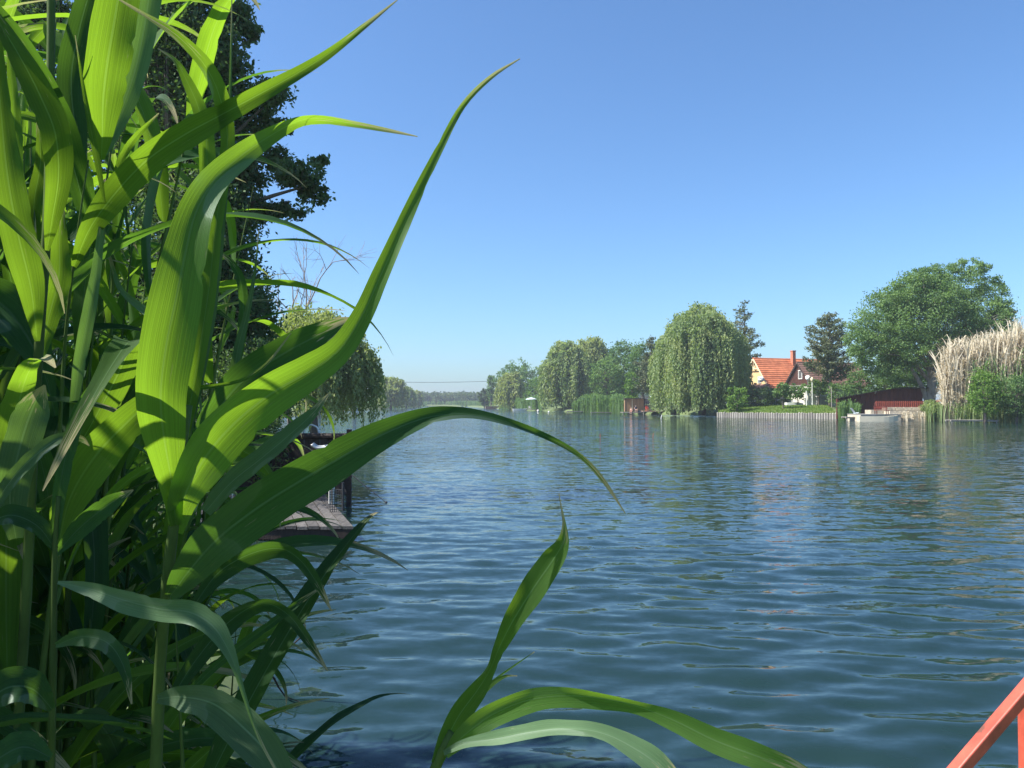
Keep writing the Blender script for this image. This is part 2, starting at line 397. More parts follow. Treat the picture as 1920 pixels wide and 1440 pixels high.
def water_mat():
    m, nt, N, L, b = new_mat('water')
    tc = N.new('ShaderNodeTexCoord')
    def noise(sc, stretch, det=3, rot=0.0):
        mp = N.new('ShaderNodeMapping'); mp.inputs['Scale'].default_value = stretch; mp.inputs['Rotation'].default_value = (0, 0, rot)
        L.new(tc.outputs['Object'], mp.inputs[0])
        n = N.new('ShaderNodeTexNoise'); n.inputs['Scale'].default_value = sc; n.inputs['Detail'].default_value = det; n.inputs['Roughness'].default_value = 0.5
        L.new(mp.outputs[0], n.inputs['Vector']); return n.outputs[0]
    def mul(a, k):
        x = N.new('ShaderNodeMath'); x.operation = 'MULTIPLY'; L.new(a, x.inputs[0])
        if isinstance(k, float): x.inputs[1].default_value = k
        else: L.new(k, x.inputs[1])
        return x.outputs[0]
    def add(a, c):
        x = N.new('ShaderNodeMath'); x.operation = 'ADD'; L.new(a, x.inputs[0]); L.new(c, x.inputs[1]); return x.outputs[0]
    wind = noise(0.045, (0.55, 1.0, 1), 3, 0.25)
    wr = N.new('ShaderNodeMapRange'); wr.inputs[1].default_value = 0.36; wr.inputs[2].default_value = 0.64; wr.inputs[3].default_value = 0.55; wr.inputs[4].default_value = 1.35
    L.new(wind, wr.inputs[0])
    def slope(stretch, det, rot, ax, ay):
        """ripple slopes straight from noise, so that far ripples keep their steepness"""
        mp = N.new('ShaderNodeMapping'); mp.inputs['Scale'].default_value = stretch; mp.inputs['Rotation'].default_value = (0, 0, rot)
        L.new(tc.outputs['Object'], mp.inputs[0])
        n = N.new('ShaderNodeTexNoise'); n.inputs['Scale'].default_value = 1.0; n.inputs['Detail'].default_value = det; n.inputs['Roughness'].default_value = 0.55
        L.new(mp.outputs[0], n.inputs['Vector'])
        a = N.new('ShaderNodeVectorMath'); a.operation = 'SUBTRACT'; a.inputs[1].default_value = (0.5, 0.5, 0.5); L.new(n.outputs['Color'], a.inputs[0])
        c = N.new('ShaderNodeVectorMath'); c.operation = 'MULTIPLY'; c.inputs[1].default_value = (ax, ay, 0); L.new(a.outputs[0], c.inputs[0])
        return c.outputs[0]
    def vadd(a, c):
        x = N.new('ShaderNodeVectorMath'); x.operation = 'ADD'; L.new(a, x.inputs[0]); L.new(c, x.inputs[1]); return x.outputs[0]
    ln_ = N.new('ShaderNodeVectorMath'); ln_.operation = 'LENGTH'; L.new(tc.outputs['Object'], ln_.inputs[0])
    shel = N.new('ShaderNodeMapRange'); shel.inputs[1].default_value = 6; shel.inputs[2].default_value = 32; shel.inputs[3].default_value = 0.55; shel.inputs[4].default_value = 1.35
    L.new(ln_.outputs['Value'], shel.inputs[0])          # the water lies sheltered close to the reedy bank
    wsc = mul(wr.outputs[0], shel.outputs[0])
    fine = vadd(slope((1.6, 4.2, 1), 2, 0.12, 0.22, 0.50), vadd(slope((4.5, 10.0, 1), 2, -0.25, 0.22, 0.40), slope((13.0, 25.0, 1), 1, 0.2, 0.16, 0.26)))
    fs = N.new('ShaderNodeVectorMath'); fs.operation = 'SCALE'; L.new(fine, fs.inputs[0]); L.new(wsc, fs.inputs['Scale'])
    ge = N.new('ShaderNodeNewGeometry')
    nn = N.new('ShaderNodeVectorMath'); nn.operation = 'NORMALIZE'; L.new(vadd(ge.outputs['Normal'], fs.outputs[0]), nn.inputs[0])
    L.new(nn.outputs[0], b.inputs['Normal'])
    b.inputs['Base Color'].default_value = (0.0115, 0.029, 0.028, 1)
    b.inputs['Roughness'].default_value = 0.04
    b.inputs['IOR'].default_value = 1.333
    return m
M['water'] = water_mat()

# ------------------------------------------------------------------ the setting: ground and water
shore = [  # x, y, land height factor; the lake lies to the right hand of this line
    (260, -40, .45), (60, -8, .45), (12, 0.9, .4), (3, 1.25, .4), (0.6, 1.35, .4), (-0.55, 1.7, .4), (-0.95, 2.6, .4), (-1.35, 4, .4), (-2.3, 6.5, .4), (-4.3, 9.8, .45), (-6.2, 15, .5),
    (-8.2, 24, .6), (-11.8, 38, .7), (-21.5, 62, .8), (-30, 95, .8), (-39, 150, .8), (-45, 221, .8), (-48, 288, .8), (-57, 411, .8), (-66, 560, .8), (-55, 585, .8), (-32, 560, .8),
    (-27, 480, .8), (-17, 411, .8), (-7, 320, .8), (6, 220, .8), (17, 180, .8), (24.5, 147, .9), (34, 127, 1), (36, 112, 1), (42, 101, 1), (46.5, 91, .8), (52, 86, .8), (62, 80, .8), (110, 66, .8), (260, 45, .8)]
sh = np.array(shore)
def densify(a, step):
    out = []
    for i in range(len(a) - 1):
        L_ = np.hypot(*(a[i + 1, :2] - a[i, :2])); d = min(np.hypot(*a[i, :2]), np.hypot(*a[i + 1, :2]))
        n = max(1, int(L_ / max(0.35, d * step)))
        for k in range(n): out.append(a[i] + (a[i + 1] - a[i]) * k / n)
    out.append(a[-1]); return np.array(out)
sd = densify(sh, 0.03)
# smooth a little and roughen
for _ in range(2): sd[1:-1] = (sd[:-2] + 2 * sd[1:-1] + sd[2:]) / 4
tg = np.gradient(sd[:, :2], axis=0); tg /= np.linalg.norm(tg, axis=1)[:, None]
for _ in range(4): tg[1:-1] = (tg[:-2] + tg[1:-1] + tg[2:]) / 3
nrm = np.stack([-tg[:, 1], tg[:, 0]], axis=1)      # left of travel ...
cen = np.array([5.0, 130.0])
# choose the outward side
test = sd[len(sd) // 2, :2]
if np.dot(nrm[0], np.array([0, -1.0])) < 0: nrm = -nrm
prof = [(-6, -2.2), (-1.2, -0.7), (0, -0.02), (0.25, 0.35), (0.7, 0.62), (2.2, 0.9), (5, 1.15), (12, 1.6), (30, 1.9), (90, 2.0), (300, 2.0), (1100, 2.0)]
gv = []; n_s = len(sd)
for off, z in prof:
    rad = sd[:, :2] - cen; rad = rad / np.linalg.norm(rad, axis=1)[:, None]
    w = np.clip((off - 12) / 150, 0, 1)
    dirs = nrm * (1 - w) + rad * w; dirs /= np.linalg.norm(dirs, axis=1)[:, None]
    jit = rng.normal(0, 0.04, n_s) * (1 if 0 < off < 15 else 0)
    zz = z * (np.where(z > 0, sd[:, 2] + (1 - sd[:, 2]) * min(1, max(0, off - 12) / 80), 1)) + jit
    xy = sd[:, :2] + dirs * off
    gv.append(np.column_stack([xy, zz]))
gv = np.array(gv)
np_ = len(prof); q = []
for i in range(np_ - 1):
    for k in range(n_s - 1):
        q.append((i * n_s + k, i * n_s + k + 1, (i + 1) * n_s + k + 1, (i + 1) * n_s + k))
g = link('ground', mesh_from_arrays('ground', gv.reshape(-1, 3), q, smooth=True), M['ground'])
tag(g, kind='structure')
# lake bed
MB().box((60, 250, -2.6), (1500, 800, 0.2)).build('lake_bed', M['ground'])['kind'] = 'structure'

def bank_z(x, y):
    """rough land height at a point: distance to the shore line through the profile"""
    d2 = np.hypot(sd[:, 0] - x, sd[:, 1] - y); k = int(np.argmin(d2))
    off = float(np.dot(np.array([x, y]) - sd[k, :2], nrm[k]))
    if off < 0: return -0.1
    z = np.interp(off, [p[0] for p in prof], [p[1] for p in prof])
    f = sd[k, 2] + (1 - sd[k, 2]) * min(1, max(0, off - 12) / 80)
    return z * f

# water: fan-shaped sheet with real waves near the viewer
nr, ncol = 620, 330
inv = np.linspace(1 / 1.0, 1 / 640.0, nr)
inv = np.concatenate([1 / np.linspace(1.0, 3.6, 60)[:-1], np.linspace(1 / 3.6, 1 / 640.0, nr)])
D = 1 / inv
tt = np.concatenate([np.linspace(-1.6, -0.78, 10)[:-1], np.linspace(-0.78, 0.78, ncol), np.linspace(0.78, 6, 16)[1:]])
X = D[:, None] * tt[None, :]; Y = np.repeat(D[:, None], len(tt), axis=1)
Zw = np.zeros_like(X)
wr_ = np.random.default_rng(3)
cell = np.maximum(np.gradient(D)[:, None], D[:, None] * (1.56 / ncol) * 0.35)
waves = []
for i in range(60):
    lam = math.exp(wr_.uniform(math.log(0.22), math.log(1.0)))
    ang = wr_.normal(0.08, 0.24)
    if i % 7 == 0: ang = wr_.normal(-0.65, 0.2)
    k = 2 * math.pi / lam
    amp = 0.0027 * lam ** 1.1 * wr_.uniform(0.4, 1.3) * (1.0 if lam < 1.5 else 0.55)
    waves.append((k * math.sin(ang), k * math.cos(ang), amp, wr_.uniform(0, 6.28), lam))
# gentle wandering of the phase makes the crests break up
wx = 0.35 * np.sin(X * 0.9 + 1.3 * np.sin(Y * 0.43)) + 0.25 * np.sin(X * 0.37 - Y * 0.61 + 2)
for kx, ky, amp, ph, lam in waves:
    fade = np.clip((lam / cell - 2.2) / 3.0, 0, 1)
    Zw += fade * amp * np.sin(kx * X + ky * Y + ph + wx * min(1.2, 0.8 / lam))
env = 0.75 + 0.35 * np.sin(X * 0.21 + 0.8) * np.sin(Y * 0.17 + 1.1) + 0.2 * np.sin(X * 0.08 + Y * 0.3)
Zw *= env
R_, C_ = X.shape
idx = np.arange(R_ * C_).reshape(R_, C_)
wq = np.stack([idx[:-1, :-1], idx[:-1, 1:], idx[1:, 1:], idx[1:, :-1]], axis=-1).reshape(-1, 4)
w = link('water', mesh_from_arrays('water', np.stack([X, Y, Zw], axis=-1).reshape(-1, 3), wq, smooth=True), M['water'])
tag(w, kind='structure')

# ------------------------------------------------------------------ trees
def unit(v):
    return v / (np.linalg.norm(v, axis=-1, keepdims=True) + 1e-9)

def leaf_mesh(name, C, A, L_, Wd, r, rnd):
    """one diamond leaf (slightly folded) for each centre C along axis A; L_ long, Wd wide"""
    n = len(C)
    A = unit(A)
    S = unit(np.cross(A, unit(r.normal(size=(n, 3)))))
    Nn = np.cross(A, S)
    L_ = np.broadcast_to(L_, n)[:, None]; Wd = np.broadcast_to(Wd, n)[:, None]
    v = np.stack([C - A * L_ / 2, C + S * Wd / 2 + Nn * Wd * 0.12 + A * L_ * 0.05, C + A * L_ / 2, C - S * Wd / 2 + Nn * Wd * 0.12 + A * L_ * 0.05], axis=1).reshape(-1, 3)
    q = np.arange(n * 4).reshape(n, 4)
    return mesh_from_arrays(name, v, q, rnd=np.repeat(rnd, 4))

def limb(a, b, sag, n=6, r=None):
    """curved path from a to b"""
    a = np.asarray(a, float); b = np.asarray(b, float)
    t = np.linspace(0, 1, n)[:, None]
    mid = (a + b) / 2 + np.asarray(sag)
    return (1 - t) ** 2 * a + 2 * t * (1 - t) * mid + t ** 2 * b

def lobed_tree(name, label, cat, base, lobes, leaf, clumps, per, m, seed, trunk_r=0.25, trunk_top=None, bark='bark', group=None, limbs=None, spread=0.16, leafw=0.55, shell=0.55):
    """lobes: (centre xyz relative to the base, radii xyz). Leaf clumps sit in the outer shell of every lobe."""
    r = np.random.default_rng(seed)
    base = np.asarray(base, float)
    root = empty(name, base, label, cat, group)
    vol = np.array([l[1][0] * l[1][2] for l in lobes]); vol /= vol.sum()
    Cs, Rn = [], []
    tips = []
    for (c, rad), share in zip(lobes, vol):
        c = np.asarray(c, float); rad = np.asarray(rad, float)
        n = max(3, int(clumps * share))
        u = unit(r.normal(size=(n, 3)))
        rr = (shell + (1 - shell) * r.random(n) ** 0.6)[:, None]
        cc = c + u * rad * rr
        tips.append(cc[r.integers(0, n, max(1, n // 9))])
        sz = rad.mean() * spread * r.uniform(0.7, 1.5, n)
        k = per
        off = np.clip(r.normal(size=(n, k, 3)), -1.9, 1.9) * sz[:, None, None] * np.array([1.25, 1.25, 0.75])
        pts = cc[:, None, :] + off
        Cs.append(pts.reshape(-1, 3))
        tone = np.clip(r.normal(0.45, 0.28, n)[:, None] + r.normal(0, 0.16, (n, k)), 0, 1)
        Rn.append(tone.ravel())
    C = np.concatenate(Cs); rn = np.concatenate(Rn)
    keep = C[:, 2] > 0.15
    C = C[keep]; rn = rn[keep]
    A = r.normal(size=C.shape) + np.array([0, 0, -0.25])
    lm = leaf_mesh('crown', C, A, leaf * r.uniform(0.7, 1.35, len(C)), leaf * leafw * r.uniform(0.8, 1.3, len(C)), r, rn)
    link('crown', lm, m, root)
    tips = np.concatenate(tips)
    H = max(c[2] + rr[2] for c, rr in lobes)
    tb = MB()
    tt_ = np.asarray(trunk_top, float) if trunk_top is not None else np.array([lobes[0][0][0] * 0.6, lobes[0][0][1] * 0.6, H * 0.55])
    pth = limb((0, 0, -0.3), tt_, (r.normal(0, 0.02) * H, r.normal(0, 0.02) * H, 0), 8) + base
    tb.tube(pth, np.linspace(trunk_r * 1.25, trunk_r * 0.5, 8), 9)
    fork = limb((0, 0, -0.3), tt_, (0, 0, 0), 8)
    for i, tp in enumerate(tips[:36]):
        s = fork[r.integers(3, 8)]
        e = s + (tp - s) * 0.93
        tb.tube(limb(s, e, (0, 0, 0.08 * np.linalg.norm(e - s)), 6) + base, np.linspace(trunk_r * 0.32, trunk_r * 0.06, 6), 5)
    if limbs:
        for pts, r0, r1 in limbs:
            pts = np.asarray(pts, float)
            # smooth the polyline
            t = np.linspace(0, len(pts) - 1, len(pts) * 4)
            pp = np.stack([np.interp(t, np.arange(len(pts)), pts[:, i]) for i in range(3)], axis=1)
            for _ in range(3): pp[1:-1] = (pp[:-2] + 2 * pp[1:-1] + pp[2:]) / 4
            tb.tube(pp + base, np.linspace(r0, r1, len(pp)), 9)
    tb.build('trunk', M[bark], root, smooth=True)
    return root

def round_lobes(r, H, W, low=0.12, n=16):
    main = ((0, 0, H * (0.5 + low / 2)), (W * 0.78, W * 0.78, H * (0.5 - low / 2) * 0.86))
    out = [main]
    for i in range(n):
        a = i * 2.399 + r.uniform(-0.4, 0.4); zz = -0.85 + 1.75 * (i + 0.5) / n
        rr = math.sqrt(max(0.05, 1 - zz * zz))
        c = np.array(main[0]) + np.array([math.cos(a) * rr * W * 0.68, math.sin(a) * rr * W * 0.68, zz * main[1][2] * 0.88])
        k = r.uniform(0.26, 0.42)
        out.append((tuple(c), (W * k, W * k, W * k * r.uniform(0.7, 1.0))))
    return out

def box_tree(name, label, px, hw, ptop, D, m, seed, zbase=None, low=0.08, group=None, k=1.0, bark='bark', n=16, cat='tree', leafpx=1.9, spread=0.125):
    """broadleaf tree by its place in the photo: centre px, half width px, top px, distance"""
    r = np.random.default_rng(seed)
    x = GX(px, D); z0 = bank_z(x, D) if zbase is None else zbase
    z0 = max(z0, 0.05)
    H = (GZ(ptop, D) - z0) * 1.07; W = hw / F * D
    leaf = leafpx * D / 768
    area = (W / leaf) * (H / leaf)
    cl = int(np.clip(area * 0.8 * k, 90, 1500))
    return lobed_tree(name, label, cat, (x, D, z0), round_lobes(r, H, W, low, n), leaf, cl, 26, m, seed, trunk_r=H * 0.022, group=group, bark=bark, spread=spread)

def willow(name, label, px, hw, ptop, D, m, seed, zlow=0.3, zbase=None, clusters=90, strands=9, leafpx=2.1, group=None, lean=0.0, flat=0.38, cat='tree', airy=0.0):
    r = np.random.default_rng(seed)
    x = GX(px, D); z0 = max(0.05, bank_z(x, D) if zbase is None else zbase)
    H = (GZ(ptop, D) - z0) * 1.05; W = hw / F * D
    base = np.array([x, D, z0]); root = empty(name, base, label, cat, group)
    leaf = leafpx * D / 768
    Cs, As, Rn = [], [], []
    tb = MB()
    fork = np.array([lean * W * 0.25, 0, H * 0.5])
    tb.tube(limb((0, 0, -0.3), fork, (r.normal(0, .03) * H, 0, 0), 8) + base, np.linspace(H * 0.035, H * 0.02, 8), 9)
    a0_ = r.uniform(0, 6.28); wob = r.uniform(0, 6.28, 3)
    for c in range(clusters):
        a = c * 2.399 + r.uniform(-.3, .3); rr = math.sqrt((c + 0.5) / clusters)
        top = H * (1 - flat * rr ** 2.6) * r.uniform(0.84, 1.0)
        top *= 1 - 0.09 * (0.5 + 0.5 * math.sin(2.3 * a0_ + a * 2)) * rr - 0.07 * r.random()
        if c % 4 == 3: rr = r.uniform(0.8, 1.0); top = H * r.uniform(0.36, 0.62)
        rr_ = rr * (1 + 0.10 * math.sin(3 * a + wob[0]) + 0.07 * math.sin(5 * a + wob[1]))
        cx = math.cos(a) * rr_ * W * 0.92 + lean * W * 0.35; cy = math.sin(a) * rr_ * W * 0.92
        ct = np.array([cx, cy, top])
        if c % 3 == 0:
            tb.tube(limb(fork, ct - np.array([0, 0, 0.25]), (0, 0, H * 0.12), 7) + base, np.linspace(H * 0.012, H * 0.002, 7), 5)
        tone0 = np.clip(r.normal(0.5, 0.22), 0, 1)
        out = np.array([math.cos(a), math.sin(a), 0])
        reach = (zlow - z0) + (1 - rr) * H * 0.2 * r.random() + (r.random() ** 3) * H * 0.42 + airy * r.random() * H
        # leafy top of the cluster
        nt = int(strands * 5)
        pts = ct + r.normal(size=(nt, 3)) * np.array([0.09, 0.09, 0.05]) * W
        Cs.append(pts); As.append(r.normal(size=(nt, 3)) * 0.6 + out * 0.5 + np.array([0, 0, -0.4])); Rn.append(np.clip(tone0 + r.normal(0, .15, nt), 0, 1))
        for s in range(strands):
            st = ct + r.normal(size=3) * np.array([0.064, 0.064, 0.035]) * W
            end = max(reach + r.uniform(0, 0.30) * H * (0.4 + r.random()), zlow - z0)
            Ln = st[2] - end
            if Ln < 0.4: continue
            n = int(Ln / (leaf * 0.42))
            t = np.linspace(0, 1, n)
            drift = out * W * 0.16 * (1 - np.exp(-t * 3))[:, None] + r.normal(0, 0.02, 3) * W * t[:, None]
            pts = st + drift + np.array([0, 0, -1.0]) * (t ** 1.25 * Ln)[:, None] + r.normal(size=(n, 3)) * leaf * np.array([.42, .42, .3])
            Cs.append(pts); As.append(r.normal(size=(n, 3)) * 0.33 + np.array([0, 0, -1.0])); Rn.append(np.clip(tone0 + r.normal(0, .17, n), 0, 1))
    C = np.concatenate(Cs); A = np.concatenate(As); rn = np.concatenate(Rn)
    link('crown', leaf_mesh('crown', C, A, leaf * 1.25 * r.uniform(0.7, 1.3, len(C)), leaf * 0.62 * r.uniform(0.8, 1.3, len(C)), r, rn), m, root)
    tb.build('trunk', M['bark'], root, smooth=True)
    return root

def conifer(name, label, px, hw, ptop, D, m, seed, low=0.22, zbase=None, levels=16, prof=None, leafpx=1.7, dense=1.0, tilt=-0.1, cat='tree'):
    r = np.random.default_rng(seed)
    x = GX(px, D); z0 = bank_z(x, D) if zbase is None else zbase
    H = GZ(ptop, D) - z0; W = hw / F * D
    base = np.array([x, D, z0]); root = empty(name, base, label, cat)
    leaf = leafpx * D / 768
    prof = prof or [(0, 0.75), (0.3, 1.0), (0.6, 0.75), (1, 0.08)]
    tb = MB(); tb.tube(limb((0, 0, -0.3), (r.normal(0, .01) * H, 0, H * 0.97), (0.01 * H, 0, 0), 10) + base, np.linspace(H * 0.02, H * 0.003, 10), 8)
    Cs, As, Rn = [], [], []
    for l in range(levels):
        f = l / (levels - 1); z = H * (low + (0.98 - low) * f)
        Lr = W * np.interp(f, [p[0] for p in prof], [p[1] for p in prof])
        nb = int(7 - 3 * f)
        for b in range(nb):
            a = r.uniform(0, 6.28); Lb = Lr * r.uniform(0.6, 1.12)
            o = np.array([math.cos(a), math.sin(a), 0])
            zz = z + r.normal(0, 0.02) * H
            p = np.stack([o * Lb * t + np.array([0, 0, zz + Lb * (tilt * math.sin(t * 3) + 0.22 * t * t)]) for t in np.linspace(0, 1, 6)])
            tb.tube(p + base, np.linspace(H * 0.006, H * 0.0012, 6), 4)
            n = int(max(14, 95 * dense * Lb / W))
            t = r.random(n) ** 0.65
            pts = np.stack([np.interp(t, np.linspace(0, 1, 6), p[:, i]) for i in range(3)], axis=1)
            pts += r.normal(size=(n, 3)) * np.array([.085, .085, .05]) * W * (1.15 - 0.5 * t)[:, None]
            Cs.append(pts); As.append(r.normal(size=(n, 3)) * 0.55 + o * 0.6 + np.array([0, 0, 0.25])); Rn.append(np.clip(r.normal(0.5, 0.2) + r.normal(0, .15, n), 0, 1))
    C = np.concatenate(Cs); A = np.concatenate(As); rn = np.concatenate(Rn)
    link('crown', leaf_mesh('crown', C, A, leaf * 1.5 * r.uniform(0.7, 1.3, len(C)), leaf * 0.7, r, rn), m, root)
    tb.build('trunk', M['bark'], root, smooth=True)
    return root

# --- the right bank, from far to near
box_tree('poplar_tree', 'slim dark poplar at the far tip of the wooded bank', 922, 9, 698, 335, M['f_green'], 11, low=0.03, n=10)
box_tree('broadleaf_tree', 'low grey-green tree before the slim poplar at the bank tip', 908, 13, 728, 350, M['f_far'], 12, low=0.02)
box_tree('broadleaf_tree', 'big rounded dark green tree behind the yellow-green willow', 972, 46, 679, 290, M['f_green'], 13, low=0.05)
willow('willow_tree', 'yellow-green willow at the water beyond the pale parasol', 958, 26, 699, 262, M['f_willow_y'], 14, clusters=60, strands=7)
box_tree('broadleaf_tree', 'bright lime green tree behind the pale parasol', 1003, 22, 706, 250, M['f_bright'], 15, low=0.02)
box_tree('broadleaf_tree', 'mid-green pointed tree between lime tree and tall weeping willow', 1020, 19, 684, 262, M['f_green'], 16, low=0.05)
willow('willow_tree', 'broad weeping willow at the water right of the pale parasol', 1062, 47, 641, 200, M['f_willow'], 17, clusters=130, strands=9)
willow('willow_tree', 'pale-topped willow rising behind the broad weeping willow', 1108, 44, 634, 207, M['f_willow_y'], 18, clusters=120, strands=8)
box_tree('broadleaf_tree', 'rounded green tree over the reeds beside the broad weeping willow', 1138, 34, 668, 183, M['f_walnut'], 19, low=0.05)
box_tree('broadleaf_tree', 'tall green tree behind the brown bathing hut', 1168, 42, 637, 190, M['f_green'], 20, low=0.05)
box_tree('broadleaf_tree', 'small bright green tree beside the brown bathing hut', 1186, 17, 694, 163, M['f_bright'], 21, low=0.05)
box_tree('broadleaf_tree', 'green tree crowding between the hut trees and the largest willow', 1206, 30, 640, 172, M['f_green'], 210, low=0.08)
conifer('pine_tree', 'brownish pine between the hut and the largest willow', 1222, 36, 632, 160, M['f_conifer'], 22, low=0.25, levels=15, dense=1.3, prof=[(0, .95), (.4, 1), (.7, .6), (1, .12)])
willow('willow_tree', 'largest weeping willow, its curtains touching the water left of the house', 1316, 75, 580, 122, M['f_willow'], 23, zlow=0.15, zbase=0.5, clusters=230, strands=10, flat=0.22)
willow('willow_tree', 'lower weeping willow leaning against the largest willow above the deck', 1262, 38, 612, 129, M['f_willow'], 24, zlow=0.3, zbase=0.4, clusters=110, strands=9, flat=0.3)
conifer('pine_tree', 'tall dark pine rising behind the largest willow and the orange roof', 1396, 50, 570, 152, M['f_conifer'], 25, low=0.2, levels=15, dense=1.2, tilt=0.0, prof=[(0, 1.0), (.3, 0.95), (.6, .62), (.85, .45), (1, .15)])
box_tree('plum_tree', 'purple-leaved plum tree at the house gable', 1397, 12, 688, 128, M['f_plum'], 26, low=0.15)
box_tree('shrub', 'bright green bush at the end of the lawn by the willow', 1382, 23, 724, 112, M['f_bright'], 27, low=0.02, cat='shrub', n=10)
box_tree('shrub', 'dark shrub below the porch roof of the orange house', 1422, 24, 722, 117, M['f_dark'], 28, low=0.02, cat='shrub', n=10)
box_tree('shrub', 'dark shrub beside the overturned boat on the lawn', 1455, 26, 726, 122, M['f_green'], 29, low=0.02, cat='shrub', n=10)
box_tree('fruit_tree', 'small fruit tree with a thin trunk on the lawn', 1468, 19, 720, 110, M['f_walnut'], 30, low=0.45, n=10)
box_tree('fruit_tree', 'low fruit tree behind the overturned boat', 1496, 24, 724, 116, M['f_walnut'], 31, low=0.35, n=10)
box_tree('fruit_tree', 'fruit tree before the brown gable house', 1535, 24, 712, 114, M['f_walnut'], 32, low=0.4, n=12)
box_tree('shrub', 'low green shrub beside the grey garden shed', 1572, 26, 716, 109, M['f_walnut'], 33, low=0.05, cat='shrub', n=10)
conifer('spruce_tree', 'grey-green spruce with bare lower trunk before the brown roof', 1556, 50, 586, 112, M['f_conifer'], 34, low=0.34, levels=19, dense=1.5, prof=[(0, .75), (.25, 1.0), (.6, .9), (.85, .62), (1, .28)])
box_tree('shrub', 'tall leafy shrub behind the low end of the red boathouse', 1612, 30, 694, 106, M['f_green'], 35, low=0.05, cat='shrub', n=12)
box_tree('shrub', 'leafy elder shrub behind the middle of the red boathouse', 1662, 34, 690, 107, M['f_walnut'], 36, low=0.05, cat='shrub', n=12)

def px_lobes(lst, D, base, depth=0.85):
    out = []
    for (px, py, rx, ry, dd) in lst:
        c = P(px, py, D + dd) - np.asarray(base)
        out.append((tuple(c), (rx / F * D, (rx + ry) / 2 / F * D * depth, ry / F * D)))
    return out
wb = np.array([GX(1742, 97), 97.0, max(0.5, bank_z(GX(1742, 97), 97))])
WL = [(1845, 600, 50, 35, -2), (1765, 560, 45, 40, -3), (1680, 560, 34, 30, -2), (1610, 640, 25, 35, -1), (1735, 520, 40, 22, -2), (1870, 600, 28, 22, -1), (1660, 590, 52, 42, 0), (1640, 625, 45, 45, -1), (1730, 545, 60, 40, 0), (1800, 535, 55, 38, 1), (1845, 575, 48, 42, 0), (1760, 510, 45, 18, 1), (1700, 600, 60, 45, -2.5), (1780, 600, 60, 40, -2.5), (1850, 625, 40, 30, 0),
      (1660, 670, 55, 40, -1), (1720, 650, 55, 35, -3), (1630, 665, 34, 40, 1), (1690, 700, 45, 24, 2), (1800, 655, 50, 30, 1), (1740, 590, 90, 70, 4), (1860, 545, 30, 28, 2), (1700, 550, 40, 30, -2), (1820, 500, 35, 16, 1), (1885, 590, 18, 25, 0)]
def bp_(px, py, dd=0): return P(px, py, 97 + dd) - wb
lobed_tree('walnut_tree', 'largest spreading walnut tree with grey forked trunk above the red boathouse', 'tree', wb, px_lobes(WL, 97, wb), 0.26, 1500, 60, M['f_walnut'], 40, trunk_r=0.45, trunk_top=bp_(1745, 640),
           bark='bark_pale', spread=0.11, limbs=[([bp_(1738, 752), bp_(1728, 722), bp_(1708, 690), bp_(1686, 668)], .32, .14), ([bp_(1742, 752), bp_(1744, 715), bp_(1742, 665), bp_(1748, 600)], .42, .15), ([bp_(1744, 748), bp_(1765, 722), bp_(1772, 690), bp_(1762, 662)], .25, .1)])
box_tree('broadleaf_tree', 'green tree filling in behind the walnut trunk', 1700, 60, 640, 112, M['f_green'], 41, low=0.05)
box_tree('broadleaf_tree', 'darker tree behind the right side of the walnut crown', 1800, 60, 610, 113, M['f_green'], 42, low=0.05)
box_tree('broadleaf_tree', 'low tree peeping over the dry reeds at the picture edge', 1898, 34, 606, 104, M['f_walnut'], 43, low=0.1)
box_tree('shrub', 'bright leafy shrub growing in front of the dry reeds', 1846, 30, 690, 80.5, M['f_bright'], 44, low=0.02, cat='shrub', n=12, zbase=0.1)
box_tree('shrub', 'green climbing shrub in the dry reeds at the picture edge', 1905, 36, 700, 80, M['f_green'], 45, low=0.02, cat='shrub', n=12, zbase=0.1)
box_tree('shrub', 'grey-green weeds below the walnut trunk', 1745, 20, 748, 88, M['f_willow'], 46, low=0.02, cat='shrub', n=8, zbase=0.3)

# --- the far end and the left bank
def far_wood(name, label, spans, m, seed, leafpx=1.6):
    r = np.random.default_rng(seed); Cs = []; Rn = []
    leaf = leafpx * 600 / 768
    for (p0, p1, t0, t1, D0, n) in spans:
        for i in range(n):
            px = r.uniform(p0, p1); top = np.interp(px, [p0, p1], [t0, t1]) + r.normal(0, 2.0)
            Dd = D0 + r.uniform(0, 60)
            x = GX(px, Dd); H = GZ(top, Dd) - 1.0; W = H * r.uniform(0.35, 0.6)
            k = 420
            u = unit(r.normal(size=(k, 3)))
            Cs.append(np.array([x, Dd, 0.6 + H * 0.40]) + u * np.array([W * 1.25, W, H * 0.6]) * (0.75 + 0.25 * r.random(k))[:, None] + r.normal(size=(k, 3)) * 0.4)
            Rn.append(np.clip(r.normal(0.45, .25) + r.normal(0, .15, k), 0, 1))
    C = np.concatenate(Cs); rn = np.concatenate(Rn)
    o = link(name, leaf_mesh(name, C, r.normal(size=C.shape), leaf * 1.6, leaf * 1.1, r, rn), m)
    return tag(o, label, 'woodland', kind='stuff')
far_wood('far_woodland', 'distant low woodland closing the end of the water', [(640, 980, 738, 735, 600, 60), (760, 930, 737, 738, 590, 45), (815, 825, 735, 735, 600, 2), (500, 760, 735, 738, 560, 30), (930, 1250, 735, 730, 560, 40)], M['f_far'], 50)
willow('willow_tree', 'far round willow on the left bank nearest the overhanging willow', 733, 27, 708, 285, M['f_willow_y'], 51, clusters=60, strands=7)
willow('willow_tree', 'second far willow along the left bank', 762, 17, 724, 370, M['f_willow'], 52, clusters=40, strands=7)
willow('willow_tree', 'farthest small willow along the left bank', 780, 11, 732, 440, M['f_willow_y'], 53, clusters=30, strands=6)
